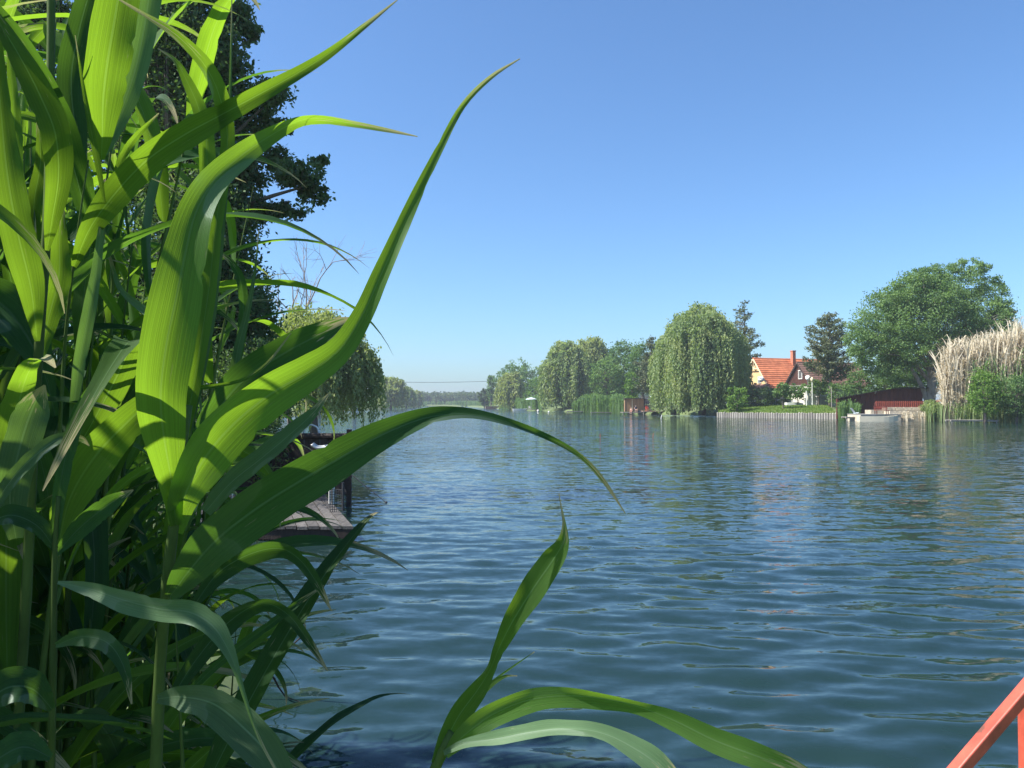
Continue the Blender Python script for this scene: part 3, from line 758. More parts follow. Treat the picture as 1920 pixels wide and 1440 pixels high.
box_tree('broadleaf_tree', 'far dark tree beside the far round willow on left bank', 706, 20, 704, 290, M['f_green'], 54, low=0.02)
box_tree('broadleaf_tree', 'grey-green tree behind the overhanging willow on the left bank', 664, 46, 640, 190, M['f_willow'], 55, low=0.02)
box_tree('broadleaf_tree', 'leafy tree far behind the overhanging willow', 600, 50, 660, 160, M['f_green'], 56, low=0.02)
box_tree('broadleaf_tree', 'dark green tree on the left bank behind the reed leaves', 480, 80, 640, 110, M['f_green'], 57, low=0.02)
willow('willow_tree', 'overhanging willow trailing twigs over the water behind the jetty', 590, 112, 575, 43, M['f_willow_y'], 58, zlow=0.15, zbase=0.6, clusters=210, strands=6, flat=0.5, lean=-0.1, leafpx=3.0, airy=0.32)
# bare tree
def bare_tree(name, label, px, pbot, D, seed):
    r = np.random.default_rng(seed); x = GX(px, D); base = np.array([x, D, 0.6]); root = empty(name, base, label, 'tree')
    tb = MB(); tw = MB()
    def grow(b, p, d, L_, rad, depth):
        n = 4; pts = [p]
        for i in range(n):
            d = d + r.normal(0, 0.12, 3) + np.array([0, 0, 0.05]); d /= np.linalg.norm(d); pts.append(pts[-1] + d * L_ / n)
        b.tube(pts, np.linspace(rad, rad * 0.55, n + 1), 5 if depth else 4, caps=False)
        if depth > 0:
            for k in range(4 if depth > 1 else 5):
                s = pts[r.integers(2, n + 1)]; dd = d + r.normal(0, 0.42, 3); dd /= np.linalg.norm(dd)
                grow(tw, s, dd, L_ * r.uniform(0.5, 0.75), rad * 0.5, depth - 1)
    grow(tb, base, np.array([-0.05, 0, 1.0]), 5.2, 0.16, 4)
    tb.build('trunk', M['twig'], root); tw.build('crown', M['twig'], root)
bare_tree('bare_tree', 'leafless twiggy tree standing above the overhanging willow', 545, 700, 46, 61)

# the dark tree above the reeds on the left
db = np.array([GX(320, 16), 16.0, 0.5])
DL = [(320, 90, 95, 110, 0), (290, 300, 95, 130, 0.5), (385, 230, 65, 110, 0), (370, 420, 85, 95, -.5), (250, 540, 90, 120, 1), (430, 540, 60, 90, 0), (460, 600, 52, 66, .5), (340, 640, 120, 90, 0.5), (330, -60, 110, 90, 0), (410, 120, 45, 70, -.4),
      (440, 30, 36, 28, 0), (468, 60, 22, 22, 0), (505, 175, 34, 30, -.3), (478, 225, 40, 26, .2), (560, 330, 44, 26, -.2), (590, 360, 28, 24, 0), (520, 300, 34, 22, .3), (500, 395, 42, 22, 0), (545, 395, 30, 14, .2), (455, 330, 45, 45, 0), (530, 235, 26, 14, 0), (600, 305, 20, 12, .1), (450, 400, 40, 40, 0),
      (60, 60, 45, 70, 0), (100, 10, 40, 30, .3), (50, 150, 30, 50, 0), (180, 200, 60, 90, .8)]
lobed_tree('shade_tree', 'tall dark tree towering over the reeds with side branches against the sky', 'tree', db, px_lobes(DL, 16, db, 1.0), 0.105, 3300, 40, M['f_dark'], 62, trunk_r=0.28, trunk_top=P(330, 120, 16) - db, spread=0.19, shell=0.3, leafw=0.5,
           limbs=[([P(350, 420, 16) - db, P(430, 400, 15.9) - db, P(500, 370, 15.8) - db, P(570, 350, 15.8) - db], .09, .02), ([P(350, 330, 16) - db, P(420, 270, 15.8) - db, P(505, 190, 15.7) - db], .08, .015), ([P(340, 180, 16) - db, P(400, 90, 16) - db, P(450, 35, 16) - db], .07, .012)])
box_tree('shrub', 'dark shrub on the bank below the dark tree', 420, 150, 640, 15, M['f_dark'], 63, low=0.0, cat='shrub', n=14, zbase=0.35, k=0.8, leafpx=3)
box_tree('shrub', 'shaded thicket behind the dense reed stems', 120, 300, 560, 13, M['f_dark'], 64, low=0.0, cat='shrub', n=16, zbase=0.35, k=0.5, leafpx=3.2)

# --- reed beds (uncountable)
def reed_bed(name, label, pts, h, n, m, seed, wpx=1.0, feather=0.0, hvar=0.25, lean=0.08, cat='reeds'):
    """pts: list of (px, D) along the bed; blades with bent tips, feathery plumes where asked"""
    r = np.random.default_rng(seed); V = []; Q = []; Rn = []
    pts = np.asarray(pts, float); cnt = 0
    seg = r.uniform(0, len(pts) - 1, n)
    px = np.interp(seg, np.arange(len(pts)), pts[:, 0]); Dm = np.interp(seg, np.arange(len(pts)), pts[:, 1])
    Dd = Dm + r.uniform(-1.2, 4.0, n) * Dm / 120
    hs = (np.interp(seg, np.arange(len(pts)), pts[:, 2]) if pts.shape[1] > 2 else h) * r.uniform(1 - hvar, 1 + hvar * 0.4, n)
    x = (px - 960) / F * Dd
    w_ = wpx * Dd / 768
    for i in range(n):
        b = np.array([x[i], Dd[i], 0.0])
        a = r.uniform(0, 6.28); s = np.array([math.cos(a), math.sin(a), 0]) * w_[i] / 2
        le = np.array([r.normal(0.02, lean), r.normal(0, lean), 0]) * hs[i]
        p = [b, b + le * 0.25 + np.array([0, 0, hs[i] * 0.5]), b + le * 0.7 + np.array([0, 0, hs[i] * 0.85]), b + le * 1.2 + np.array([0, 0, hs[i]])]
        ww = [0.6, 0.9, 0.8 + feather, 0.12]
        for k in range(4): V += [p[k] - s * ww[k], p[k] + s * ww[k]]
        for k in range(3): Q.append((cnt + 2 * k, cnt + 2 * k + 1, cnt + 2 * k + 3, cnt + 2 * k + 2))
        cnt += 8; tone = np.clip(r.normal(0.5, .25), 0, 1); Rn += [tone] * 8
        # side leaves
        for k in range(3):
            t = r.uniform(0.25, 0.95); q0 = b + le * t * t * 1.2 + np.array([0, 0, hs[i] * t]); a = r.uniform(0, 6.28)
            o = np.array([math.cos(a), math.sin(a), 0]); Ls = hs[i] * r.uniform(0.12, 0.22); u = np.array([-o[1], o[0], 0]) * w_[i] * 0.4
            q1 = q0 + o * Ls * 0.5 + np.array([0, 0, Ls * 0.5]); q2 = q0 + o * Ls + np.array([0, 0, Ls * 0.35])
            V += [q0 - u * .5, q0 + u * .5, q1 - u, q1 + u, q2 - u * .1, q2 + u * .1]
            Q += [(cnt, cnt + 1, cnt + 3, cnt + 2), (cnt + 2, cnt + 3, cnt + 5, cnt + 4)]; cnt += 6; Rn += [tone] * 6
    o = link(name, mesh_from_arrays(name, np.array(V), Q, rnd=Rn), m)
    return tag(o, label, cat, kind='stuff')
reed_bed('reed_bed', 'green reeds between the broad willow and the brown hut', [(1074, 178, 2.2), (1092, 174, 3.6), (1112, 168, 4.1), (1140, 161, 3.5), (1162, 155, 3.9), (1176, 151, 2.6)], 4.0, 1300, M['f_reed'], 70)
reed_bed('reed_bed', 'far green reeds left of the pale parasol', [(936, 296, 2.5), (955, 270, 4.2), (980, 244, 3.6), (1005, 219, 4.4), (1016, 212, 3.0)], 4.2, 800, M['f_reed'], 71)
reed_bed('reed_bed', 'low green reeds along the far left bank', [(560, 140, 2.0), (610, 175, 2.6), (655, 228, 2.2), (690, 275, 3.0), (716, 292, 2.4), (745, 345, 3.0), (770, 420, 3.0), (800, 560, 3.5)], 2.6, 900, M['f_reed'], 77, wpx=1.2)
reed_bed('reed_bed', 'low green reeds along the far end of the water', [(796, 586, 4), (850, 586, 4), (880, 540, 4), (905, 430, 3.5), (925, 330, 3)], 4.0, 700, M['f_reed'], 78, wpx=1.3)
reed_bed('dry_reed_bed', 'tall straw-coloured dry reeds on the right bank', [(1768, 86, 7.0), (1790, 85.5, 8.0), (1815, 85.5, 7.6), (1850, 85, 8.6), (1880, 84.5, 8.2), (1905, 84, 9.6), (1960, 83, 9.6), (2080, 80, 9.6)], 9.0, 2700, M['f_dry'], 72, wpx=0.85, feather=0.9, hvar=0.6, lean=0.065)
reed_bed('green_reeds', 'green reed leaves growing up through the dry reeds', [(1815, 84, 5.5), (1850, 83.5, 7), (1900, 82.5, 7), (1960, 82, 7)], 7.0, 200, M['f_reed'], 76, wpx=0.9, hvar=0.5, lean=0.05)
reed_bed('green_reeds', 'low green reeds before the left end of the red boathouse', [(1571, 95.2, 2.2), (1590, 94.5, 2.5), (1612, 93.5, 1.9)], 2.4, 190, M['f_reed'], 73)
reed_bed('straw_weeds', 'straw and weeds along the foot of the right bank', [(1735, 87), (1790, 85), (1850, 83), (1925, 80)], 2.0, 700, M['f_willow'], 74)
reed_bed('straw_weeds', 'yellow weeds on the stone quay beside the cream boat', [(1690, 88), (1745, 87)], 1.1, 160, M['f_dry'], 75)

# ------------------------------------------------------------------ houses
def house(name, label, px, D, ang, hw, length, z0, ze, zr, m_wall, m_roof, m_gable, m_barge, courses=14, over=0.45):
    """gable house: O = foot of the left gable's middle; e1 runs along the ridge, -e2 is the slope that faces the water"""
    O = np.array([GX(px, D), D, 0.0]); root = empty(name, (O[0], O[1], z0), label, 'house')
    e1 = np.array([math.cos(ang), math.sin(ang), 0]); e2 = np.array([-math.sin(ang), math.cos(ang), 0]); up = np.array([0, 0, 1.0])
    def pt(s, t, z): return O + e1 * s + e2 * t + up * z
    w = MB()
    w.prism([pt(0, -hw, z0 - .3), pt(0, hw, z0 - .3), pt(0, hw, ze), pt(0, -hw, ze)], None, e1 * length)
    w.build('wall', m_wall, root)
    for s0, s1 in ((-0.02, 0.12), (length - 0.12, length + 0.02)):
        gb = MB(); gb.prism([pt(s0, -hw, ze + 0.003), pt(s0, hw, ze + 0.003), pt(s0, 0, zr - 0.05)], None, e1 * (s1 - s0)); gb.build('gable', m_gable, root)
    for sgn in (-1, 1):
        # roof slope: board underneath and overlapping tile courses as strips
        sl = MB()
        dn = (pt(0, sgn * hw, ze) - pt(0, 0, zr)); Ls = np.linalg.norm(dn); dn /= Ls
        nn = np.cross(e1, dn) * (1 if sgn < 0 else -1)
        nn = nn if nn[2] > 0 else -nn
        tot = Ls + over
        top = pt(-over, 0, zr)
        sl.prism([top, top + dn * tot, top + dn * tot + nn * 0.10, top + nn * 0.10], None, e1 * (length + 2 * over))
        slope = sl.build('roof', m_roof, root)
        cl = tot / courses
        tc_me = None
        for c in range(courses):
            a = top + dn * (cl * c) + nn * 0.105
            b = a + dn * (cl * 1.12) 
            cm = MB(); cm.prism([a, b + nn * 0.055, b + nn * 0.10, a + nn * 0.03], None, e1 * (length + 2 * over))
            cm.build('tile_course', m_roof, slope)
        # bargeboards at the near gable
        bm_ = MB(); q = pt(-over - 0.06, 0, zr - 0.12)
        bm_.prism([q, q + dn * tot, q + dn * tot + nn * 0.24, q + nn * 0.24], None, e1 * 0.055); bm_.build('bargeboard', m_barge, root)
    rd = MB(); rd.tube([pt(-over, 0, zr + 0.13), pt(length + over, 0, zr + 0.13)], 0.13, 8); rd.build('ridge', m_roof, root)
    return root, pt, e1, e2

h1, pt, e1, e2 = house('house', 'yellow house with bright orange tiled roof behind the lawn', 1417, 130, math.radians(20), 3.7, 15.5, 1.5, 4.9, 9.55, M['plaster_w'], M['tile'], M['plaster_y'], M['board_cream'], courses=15, over=0.5)
ch = MB(); cc = pt(7.2, -0.75, 9.2)
ch.box(cc + np.array([0, 0, 0.35]), (0.62, 0.62, 2.9), math.radians(20)).box(cc + np.array([0, 0, 1.86]), (0.74, 0.74, 0.14), math.radians(20)); ch.build('chimney', M['brick'], h1)
kb = MB(); kb.bar(pt(-0.42, -1.2, 7.9), pt(-0.42, 1.2, 7.9), 0.1, 0.14); kb.bar(pt(-0.42, 0, 7.85), pt(-0.42, 0, 9.3), 0.1, 0.12); kb.bar(pt(-0.42, 0, 8.0), pt(-0.42, -0.7, 8.7), 0.08, 0.1); kb.bar(pt(-0.42, 0, 8.0), pt(-0.42, 0.7, 8.7), 0.08, 0.1); kb.build('gable_truss', M['board_cream'], h1)
wn_ = MB(); wn_.box(pt(-0.06, -1.1, 6.0), (0.1, 0.9, 1.1), math.radians(20)); wf = wn_.build('window', M['white'], h1)
wg = MB(); wg.box(pt(-0.125, -1.1, 6.0), (0.04, 0.7, 0.9), math.radians(20)); wg.build('pane', M['glass'], wf)
sdm = MB(); dc = pt(-0.9, -2.7, 5.95); sdm.tube([dc, dc + np.array([-.05, -.08, .03]), dc + np.array([-.1, -.2, .08])], [0.05, 0.38, 0.48], 16); sdm.build('satellite_dish', M['white'], h1, smooth=True)
# porch roof in front of the gable
pr = MB(); a = pt(-0.2, -3.9, 5.15); b = pt(-0.2, 3.2, 5.15); o_ = -e1 * 2.6 + np.array([0, 0, -1.15])
pr.add([a, b, b + o_, a + o_, a + np.array([0, 0, .14]), b + np.array([0, 0, .14]), b + o_ + np.array([0, 0, .14]), a + o_ + np.array([0, 0, .14])], [(0, 1, 2, 3), (7, 6, 5, 4), (0, 4, 5, 1), (1, 5, 6, 2), (2, 6, 7, 3), (3, 7, 4, 0)])
pr.build('porch_roof', M['tile_brown'], h1)
for t in (-3.6, -0.4, 2.9):
    pp = MB(); q = pt(-2.6, t, 0); pp.bar((q[0], q[1], 1.3), (q[0], q[1], 4.0), 0.16, 0.16); pp.build('porch_post', M['board_brown'], h1)

h2, pt, e1, e2 = house('house', 'brown boarded house with dull brown roof and white gable window', 1498, 119, math.radians(18), 3.0, 11.0, 1.4, 4.85, 8.25, M['plaster_w'], M['tile_brown'], M['board_brown'], M['wood_dark'], courses=13, over=0.35)
for k in range(21):
    t = -2.85 + k * 0.285
    zt = 8.0 - abs(t) * (3.35 / 3.0)
    b = MB(); b.bar(pt(-0.035, t, 4.9), pt(-0.035, t, max(5.0, zt)), 0.26, 0.03); b.build('board', M['board_brown'], h2)
wn_ = MB()
for (t0, t1, z0_, z1_) in ((-0.95, -0.85, 5.8, 7.2), (-0.15, -0.05, 5.8, 7.2), (-0.85, -0.15, 5.8, 5.92), (-0.85, -0.15, 7.08, 7.2)):
    wn_.box(pt(-0.10, (t0 + t1) / 2, (z0_ + z1_) / 2), (0.1, t1 - t0, z1_ - z0_), math.radians(18))
wf = wn_.build('window', M['white'], h2)
wg = MB(); wg.box(pt(-0.075, -0.5, 6.5), (0.04, 0.72, 1.18), math.radians(18)); wg.build('pane', M['glass'], wf)
# lower wall under the brown gable
lw = MB(); lw.bar(pt(-0.06, -3.0, 4.82), pt(-0.06, 3.0, 4.82), 0.1, 0.14); lw.build('trim_board', M['wood_grey'], h2)

# ------------------------------------------------------------------ lawn edge, poles, small things on the right bank
def ground_pt(px, D, z=None):
    x = GX(px, D); return np.array([x, D, bank_z(x, D) if z is None else z])

pal = empty('palisade', (GX(1450, 107), 107, 0.0), 'grey timber palisade holding the lawn edge at the water', 'retaining wall')
p0 = np.array([GX(1346, 113.5), 113.5]); p1 = np.array([GX(1567, 100), 100.0]); npal = 50
r_ = np.random.default_rng(5)
for i in range(npal):
    t = i / (npal - 1); c = p0 + (p1 - p0) * t
    h = 0.74 + r_.normal(0, 0.035)
    b = MB(); b.tube([(c[0], c[1], -0.4), (c[0] + r_.normal(0, .015), c[1], h - 0.05), (c[0] + r_.normal(0, .015), c[1], h)], [0.165, 0.16, 0.13], 8)
    b.build('post', M['wood_grey'], pal)
# lawn laid behind the palisade
lv = []; n_l = 30
rows = [(0.25, 0.66), (1.2, 0.84), (4, 1.15), (9, 1.52), (17, 1.72)]
ld = np.array([0.30, 0.954])
for off, z in rows:
    for i in range(n_l):
        t = i / (n_l - 1); c = p0 + (p1 + np.array([1.0, -2.0]) * 0 - p0) * t + ld * off
        lv.append((c[0], c[1], z + r_.normal(0, 0.03)))
lq = [(a * n_l + k, a * n_l + k + 1, (a + 1) * n_l + k + 1, (a + 1) * n_l + k) for a in range(len(rows) - 1) for k in range(n_l - 1)]
tag(link('lawn', mesh_from_arrays('lawn', lv, lq, smooth=True), M['lawn']), kind='structure')
# grass blades on the lawn
gr = np.random.default_rng(6); ng = 9000
t = gr.random(ng); off = 0.25 + 14 * gr.random(ng) ** 1.3
gxy = p0[None, :] + (p1 - p0)[None, :] * t[:, None] + ld[None, :] * off[:, None]
gz = np.interp(off, [r[0] for r in rows], [r[1] for r in rows])
C = np.column_stack([gxy, gz + 0.10]); A = gr.normal(size=(ng, 3)) * 0.35 + np.array([0, 0, 1.0])
tag(link('grass', leaf_mesh('grass', C, A, gr.uniform(0.2, 0.42, ng), 0.10, gr, gr.random(ng)), M['f_grass']), 'short sunlit grass on the lawn behind the palisade', 'grass', kind='stuff')

def pole(name, label, px, D, ptop, m, r=0.06, cat='pole', group=None, z0=None, lean=0.0):
    q = ground_pt(px, D, z0); b = MB(); zt = GZ(ptop, D)
    b.tube([(q[0], q[1], q[2] - 0.4), (q[0] + lean * .5, q[1], (q[2] + zt) / 2), (q[0] + lean, q[1], zt)], [r, r, r * 0.85], 8)
    return tag(b.build(name, m, origin=(q[0], q[1], q[2])), label, cat, group)
pole('white_pole', 'short white pole on the lawn below the satellite dish', 1512, 112, 733, M['white'], 0.075)
lp = empty('lamp_post', ground_pt(1523, 113), 'tall white garden lamp post beside the brown gable', 'lamp post')
q = ground_pt(1523, 113); zt = GZ(716, 113)
MB().tube([(q[0], q[1], q[2] - .3), (q[0], q[1], zt)], 0.06, 8).build('post', M['white'], lp)
MB().tube([(q[0], q[1], zt), (q[0], q[1], zt + .1), (q[0], q[1], zt + .45), (q[0], q[1], zt + .62), (q[0], q[1], zt + .7)], [.08, .2, .24, .16, .03], 10).build('lantern', M['board_cream'], lp, smooth=True)
sdp = empty('satellite_dish', ground_pt(1515, 114), 'round white satellite dish on a mast in front of the brown house', 'satellite dish')
q = ground_pt(1515, 114); dz = GZ(709, 114)
MB().tube([(q[0], q[1], q[2] - .3), (q[0], q[1], dz)], 0.04, 8).build('mast', M['steel'], sdp)
MB().tube([(q[0], q[1] - .05, dz), (q[0] - .02, q[1] - .12, dz), (q[0] - .06, q[1] - .26, dz + .06)], [0.05, 0.3, 0.40], 18).build('dish', M['white'], sdp, smooth=True)
MB().bar((q[0], q[1] - .1, dz - .3), (q[0] - .12, q[1] - .7, dz), 0.03, 0.03).build('receiver_arm', M['steel'], sdp)
pole('stake', 'thin post by the fruit trees near the spruce trunk', 1559, 108, 726, M['wood_grey'], 0.06)
# grey shed
gs = empty('garden_shed', ground_pt(1537, 117), 'low pale grey garden shed behind the fruit trees', 'shed')
q = ground_pt(1537, 117)
MB().box((q[0], q[1], q[2] + 0.75), (2.1, 1.6, 1.7), 0.25).build('wall', M['concrete'], gs)
MB().box((q[0], q[1], q[2] + 1.68), (2.4, 1.9, 0.12), 0.25, M=rotz(0.25) @ np.array([[1, 0, 0], [0, math.cos(.2), -math.sin(.2)], [0, math.sin(.2), math.cos(.2)]])).build('roof', M['concrete'], gs)
MB().box((q[0] + .3, q[1] - .84, q[2] + 0.7), (0.7, 0.06, 1.3), 0.25).build('door', M['wood_grey'], gs)

def boat(name, label, c, length, beam, h, rz, m_hull, m_in, flip=False, cat='boat'):
    """flat-bottomed punt: hull shell, gunwale, thwarts; flip turns it keel-up"""
    root = empty(name, c, label, cat)
    st = np.linspace(-0.5, 0.5, 9)
    R = rotz(rz) @ (np.diag([1.0, -1, -1]) if flip else np.eye(3))
    off = np.array([0, 0, h]) if flip else np.zeros(3)
    sec = []
    for s in st:
        w = beam / 2 * (1 - max(0, s - 0.05) ** 2 * 2.6) * (0.88 + 0.12 * min(1, (s + 0.5) * 3))
        lift = h * 0.45 * max(0, s - 0.15) ** 1.5 * 3
        sec.append([(s * length, -w, h + lift * .6), (s * length, -w * 0.95, lift), (s * length, w * 0.95, lift), (s * length, w, h + lift * .6),
                    (s * length, w - 0.05, h + lift * .6), (s * length, w * 0.85, lift + 0.05), (s * length, -w * 0.85, lift + 0.05), (s * length, -w + 0.05, h + lift * .6)])
    sec = np.array(sec); v = sec.reshape(-1, 3) @ R.T + off + np.asarray(c)
    f = []
    for i in range(8):
        for k in range(8):
            f.append((i * 8 + k, i * 8 + (k + 1) % 8, (i + 1) * 8 + (k + 1) % 8, (i + 1) * 8 + k))
    f += [(0, 1, 6, 7), (1, 2, 5, 6), (2, 3, 4, 5), (64, 71, 70, 65), (65, 70, 69, 66), (66, 69, 68, 67)]
    MB().add(v, f).build('hull', m_hull, root)
    def loc(p): return np.asarray(p) @ R.T + off + np.asarray(c)
    for e, s in ((0, -1), (8, 1)):
        tr = MB(); a, b_, c_, d_ = (loc(sec[e][i]) for i in range(4)); tr.prism([a, b_, c_, d_], None, (R @ np.array([0.045 * -s, 0, 0]))); tr.build('transom', m_hull, root)
    for s in (-0.28, 0.1):
        MB().box(loc((s * length, 0, h * 0.72)), (0.26, beam * 0.82, 0.04), rz).build('thwart', m_in, root)
    return root
q = ground_pt(1489, 117); boat('boat', 'small boat turned keel-up on the lawn under the fruit trees', (q[0], q[1], q[2] + 0.35), 2.6, 1.2, 0.55, 0.05, M['white'], M['wood_grey'], flip=True)
tr = empty('trestle', (q[0], q[1], q[2]), 'low wooden trestle carrying the overturned boat on the lawn', 'trestle')
for s in (-0.7, 0.7):
    MB().box((q[0] + s, q[1], q[2] + 0.30), (0.12, 1.2, 0.1)).build('beam', M['wood_red'], tr)
    for t in (-0.5, 0.5): MB().box((q[0] + s, q[1] + t, q[2] + 0.08), (0.1, 0.1, 0.36)).build('leg', M['wood_red'], tr)
q = ground_pt(1447, 108); MB().tube([(q[0] - .3, q[1], q[2] + .1), (q[0], q[1] - .05, q[2] + .3), (q[0] + .3, q[1], q[2] + .12)], [0.08, 0.2, 0.1], 9).build('garden_stone', M['white'], origin=tuple(q), smooth=True)
tag(bpy.data.objects['garden_stone'], 'pale stone lying on the lawn behind the palisade', 'stone')

# red boathouse
BD = 97.0
bh = empty('boathouse', (GX(1650, BD), BD, 0.2), 'dark red boarded boathouse under the walnut tree', 'boathouse')
tops = [(1568, 748), (1620, 738.5), (1680, 728.5), (1730, 729)]
tx = [GX(a, BD) for a, _ in tops]; tz = [GZ(b, BD) for _, b in tops]
nb = 44
for i in range(nb):
    x0 = tx[0] + (tx[-1] - tx[0]) * i / nb; x1 = tx[0] + (tx[-1] - tx[0]) * (i + 1) / nb - 0.015
    yy = BD + (0.0 if i % 2 else 0.02)
    b = MB(); b.prism([(x0, yy, 0.1), (x1, yy, 0.1), (x1, yy, np.interp(x1, tx, tz)), (x0, yy, np.interp(x0, tx, tz))], None, (0, 0.05, 0)); b.build('board', M['wood_red'], bh)
MB().prism([(tx[0], BD + 0.09, 0.1), (tx[-1], BD + 0.09, 0.1)] + [(a, BD + 0.09, b - 0.02) for a, b in list(zip(tx, tz))[::-1]], None, (0.62, 1.5, 0)).build('wall', M['wood_red'], bh)
rf = MB(); rp = [(a, BD - 0.9, b + 0.05) for a, b in zip([tx[0] - .25] + tx[1:-1] + [tx[-1] + .3], tz)]
rf.prism(rp + [(a, b, c + 0.09) for a, b, c in rp[::-1]], None, (1.15, 2.9, 0)); rf.build('roof', M['wood_dark'], bh)
MB().box((GX(1569, BD), BD - 0.12, 1.35), (0.16, 0.16, 2.5)).build('corner_post', M['wood_red'], bh)
MB().bar((GX(1640, BD), BD - .06, GZ(738, BD)), (GX(1642.5, BD), BD - .06, GZ(733.5, BD)), 0.06, 0.1).build('bracket', M['white'], bh)
# annex beyond the trunk
ax = empty('lean_to', (GX(1768, 92), 92, 0.3), 'small dark lean-to with a sloping board roof beside the dry reeds', 'lean-to')
MB().box((GX(1768, 92), 92.6, 1.0), (2.0, 1.4, 1.9)).build('wall', M['wood_dark'], ax)
MB().bar((GX(1745, 92), 92.5, 2.05), (GX(1790, 92), 92.5, 2.75), 1.9, 0.09).build('roof', M['board_brown'], ax)

# picket fence on the stone quay
FD = 91.0
fx0, fx1 = GX(1641, FD), GX(1740, FD)
pf = empty('picket_fence', ((fx0 + fx1) / 2, FD, 1.1), 'red picket fence on the stone quay below the walnut trunk', 'fence')
for z in (GZ(754.5, FD), GZ(763, FD)):
    MB().box(((fx0 + fx1) / 2, FD + 0.05, z), (fx1 - fx0, 0.05, 0.09)).build('rail', M['paint_red'], pf)
npk = 27
for i in range(npk):
    x = fx0 + (fx1 - fx0) * (i + 0.5) / npk
    MB().box((x, FD, (GZ(752, FD) + GZ(765, FD)) / 2), (0.125, 0.04, GZ(752, FD) - GZ(765, FD))).build('picket', M['paint_red'], pf)
for i in range(4):
    x = fx0 + (fx1 - fx0) * i / 3
    MB().box((x, FD + 0.14, 1.45), (0.1, 0.1, 1.3)).build('post', M['wood_red'], pf)
# stone quay of single blocks
sq = empty('stone_quay', (GX(1705, 89), 89, 0.0), 'pale rough stone quay behind the cream boat', 'quay')
r_ = np.random.default_rng(9)
for row in range(4):
    x = GX(1664, 89) + r_.uniform(-.3, 0)
    while x < GX(1742, 89):
        wd = r_.uniform(0.5, 1.0); hh = 0.40
        b = MB(); b.box((x + wd / 2, 88.6 + row * 0.35 + r_.uniform(-.06, .06), -0.05 + row * 0.42 + hh / 2), (wd - 0.03, 1.3, hh - 0.025), r_.normal(0, .03), taper=0.93); b.build('stone', M['stone'], sq)
        x += wd
MB().box((GX(1690, 90.3), 90.6, 0.65), (7.6, 1.6, 1.25)).build('core', M['stone'], sq)
# bench
bc = empty('bench', (GX(1653, 88), 88, 0.75), 'red-brown slatted bench on the quay left of the fence', 'bench')
bx_, bz_ = GX(1653, 88), 0.80
for k in range(3): MB().box((bx_, 87.8 + k * 0.15, bz_ + 0.44), (1.55, 0.12, 0.04)).build('seat_slat', M['paint_red'], bc)
for k in range(3): MB().box((bx_, 88.25 + k * 0.03, bz_ + 0.58 + k * 0.15), (1.55, 0.035, 0.12)).build('back_slat', M['paint_red'], bc)
for s in (-0.65, 0.65):
    MB().box((bx_ + s, 87.85, bz_ + 0.2), (0.08, 0.08, 0.44)).build('leg', M['wood_red'], bc)
    MB().box((bx_ + s, 88.3, bz_ + 0.48), (0.08, 0.06, 1.0)).build('leg', M['wood_red'], bc)
tf = empty('terrace', (GX(1645, 89), 89, 0.0), 'low stone terrace carrying the bench beside the boathouse', 'terrace')
MB().box((GX(1640, 89), 89.3, 0.36), (4.6, 3.4, 0.86)).build('slab', M['stone'], tf)
MB().box((GX(1640, 89), 89.3, 0.80 - 0.005), (4.7, 3.5, 0.03)).build('paving', M['concrete'], tf)
boat('boat', 'cream flat-bottomed boat moored at the stone quay', (GX(1645, 86.3), 86.3, -0.08), 4.1, 1.35, 0.66, -0.16, M['boat_cream'], M['wood_grey'])
def plank_dock(name, label, px0, px1, D, z, depth, n, m, cat='jetty'):
    x0, x1 = GX(px0, D), GX(px1, D); root = empty(name, ((x0 + x1) / 2, D, 0), label, cat)
    for i in range(n):
        a = x0 + (x1 - x0) * i / n; b = x0 + (x1 - x0) * (i + 1) / n
        MB().box(((a + b) / 2, D + depth / 2, z), (b - a - 0.02, depth, 0.06)).build('plank', m, root)
    for yy in (D + 0.15, D + depth - 0.15):
        MB().bar((x0, yy, z - 0.09), (x1, yy, z - 0.09), 0.1, 0.12).build('beam', M['wood_grey'], root)
    for s in np.linspace(x0 + .15, x1 - .15, max(2, n // 7)):
        MB().tube([(s, D + 0.15, -0.8), (s, D + 0.15, z - 0.03)], 0.07, 7).build('pile', M['wood_grey'], root)
    return root
plank_dock('jetty', 'small weathered jetty left of the cream boat', 1586, 1613, 89, 0.45, 1.4, 9, M['wood_grey'])
plank_dock('jetty', 'low grey landing stage in front of the dry reeds', 1783, 1872, 80.5, 0.28, 1.2, 24, M['wood_grey'])
# folding chair on the small jetty
fc = empty('deck_chair', (GX(1602, 90), 90, 0.5), 'folded grey metal deck chair on the small jetty', 'chair')
x, y, z = GX(1602, 90), 90.0, 0.48
for s in (-.25, .25):
    MB().tube([(x - .45, y + s, z + 1.05), (x + .35, y + s, z)], 0.025, 6).build('leg', M['steel'], fc)
    MB().tube([(x - .3, y + s, z), (x + .4, y + s, z + .5)], 0.025, 6).build('leg', M['steel'], fc)
MB().bar((x - .42, y, z + 1.0), (x + .05, y, z + .4), 0.5, 0.02).build('backrest', M['canvas_blue'], fc)
MB().bar((x - .05, y, z + .38), (x + .4, y, z + .5), 0.5, 0.02).build('seat', M['canvas_blue'], fc)

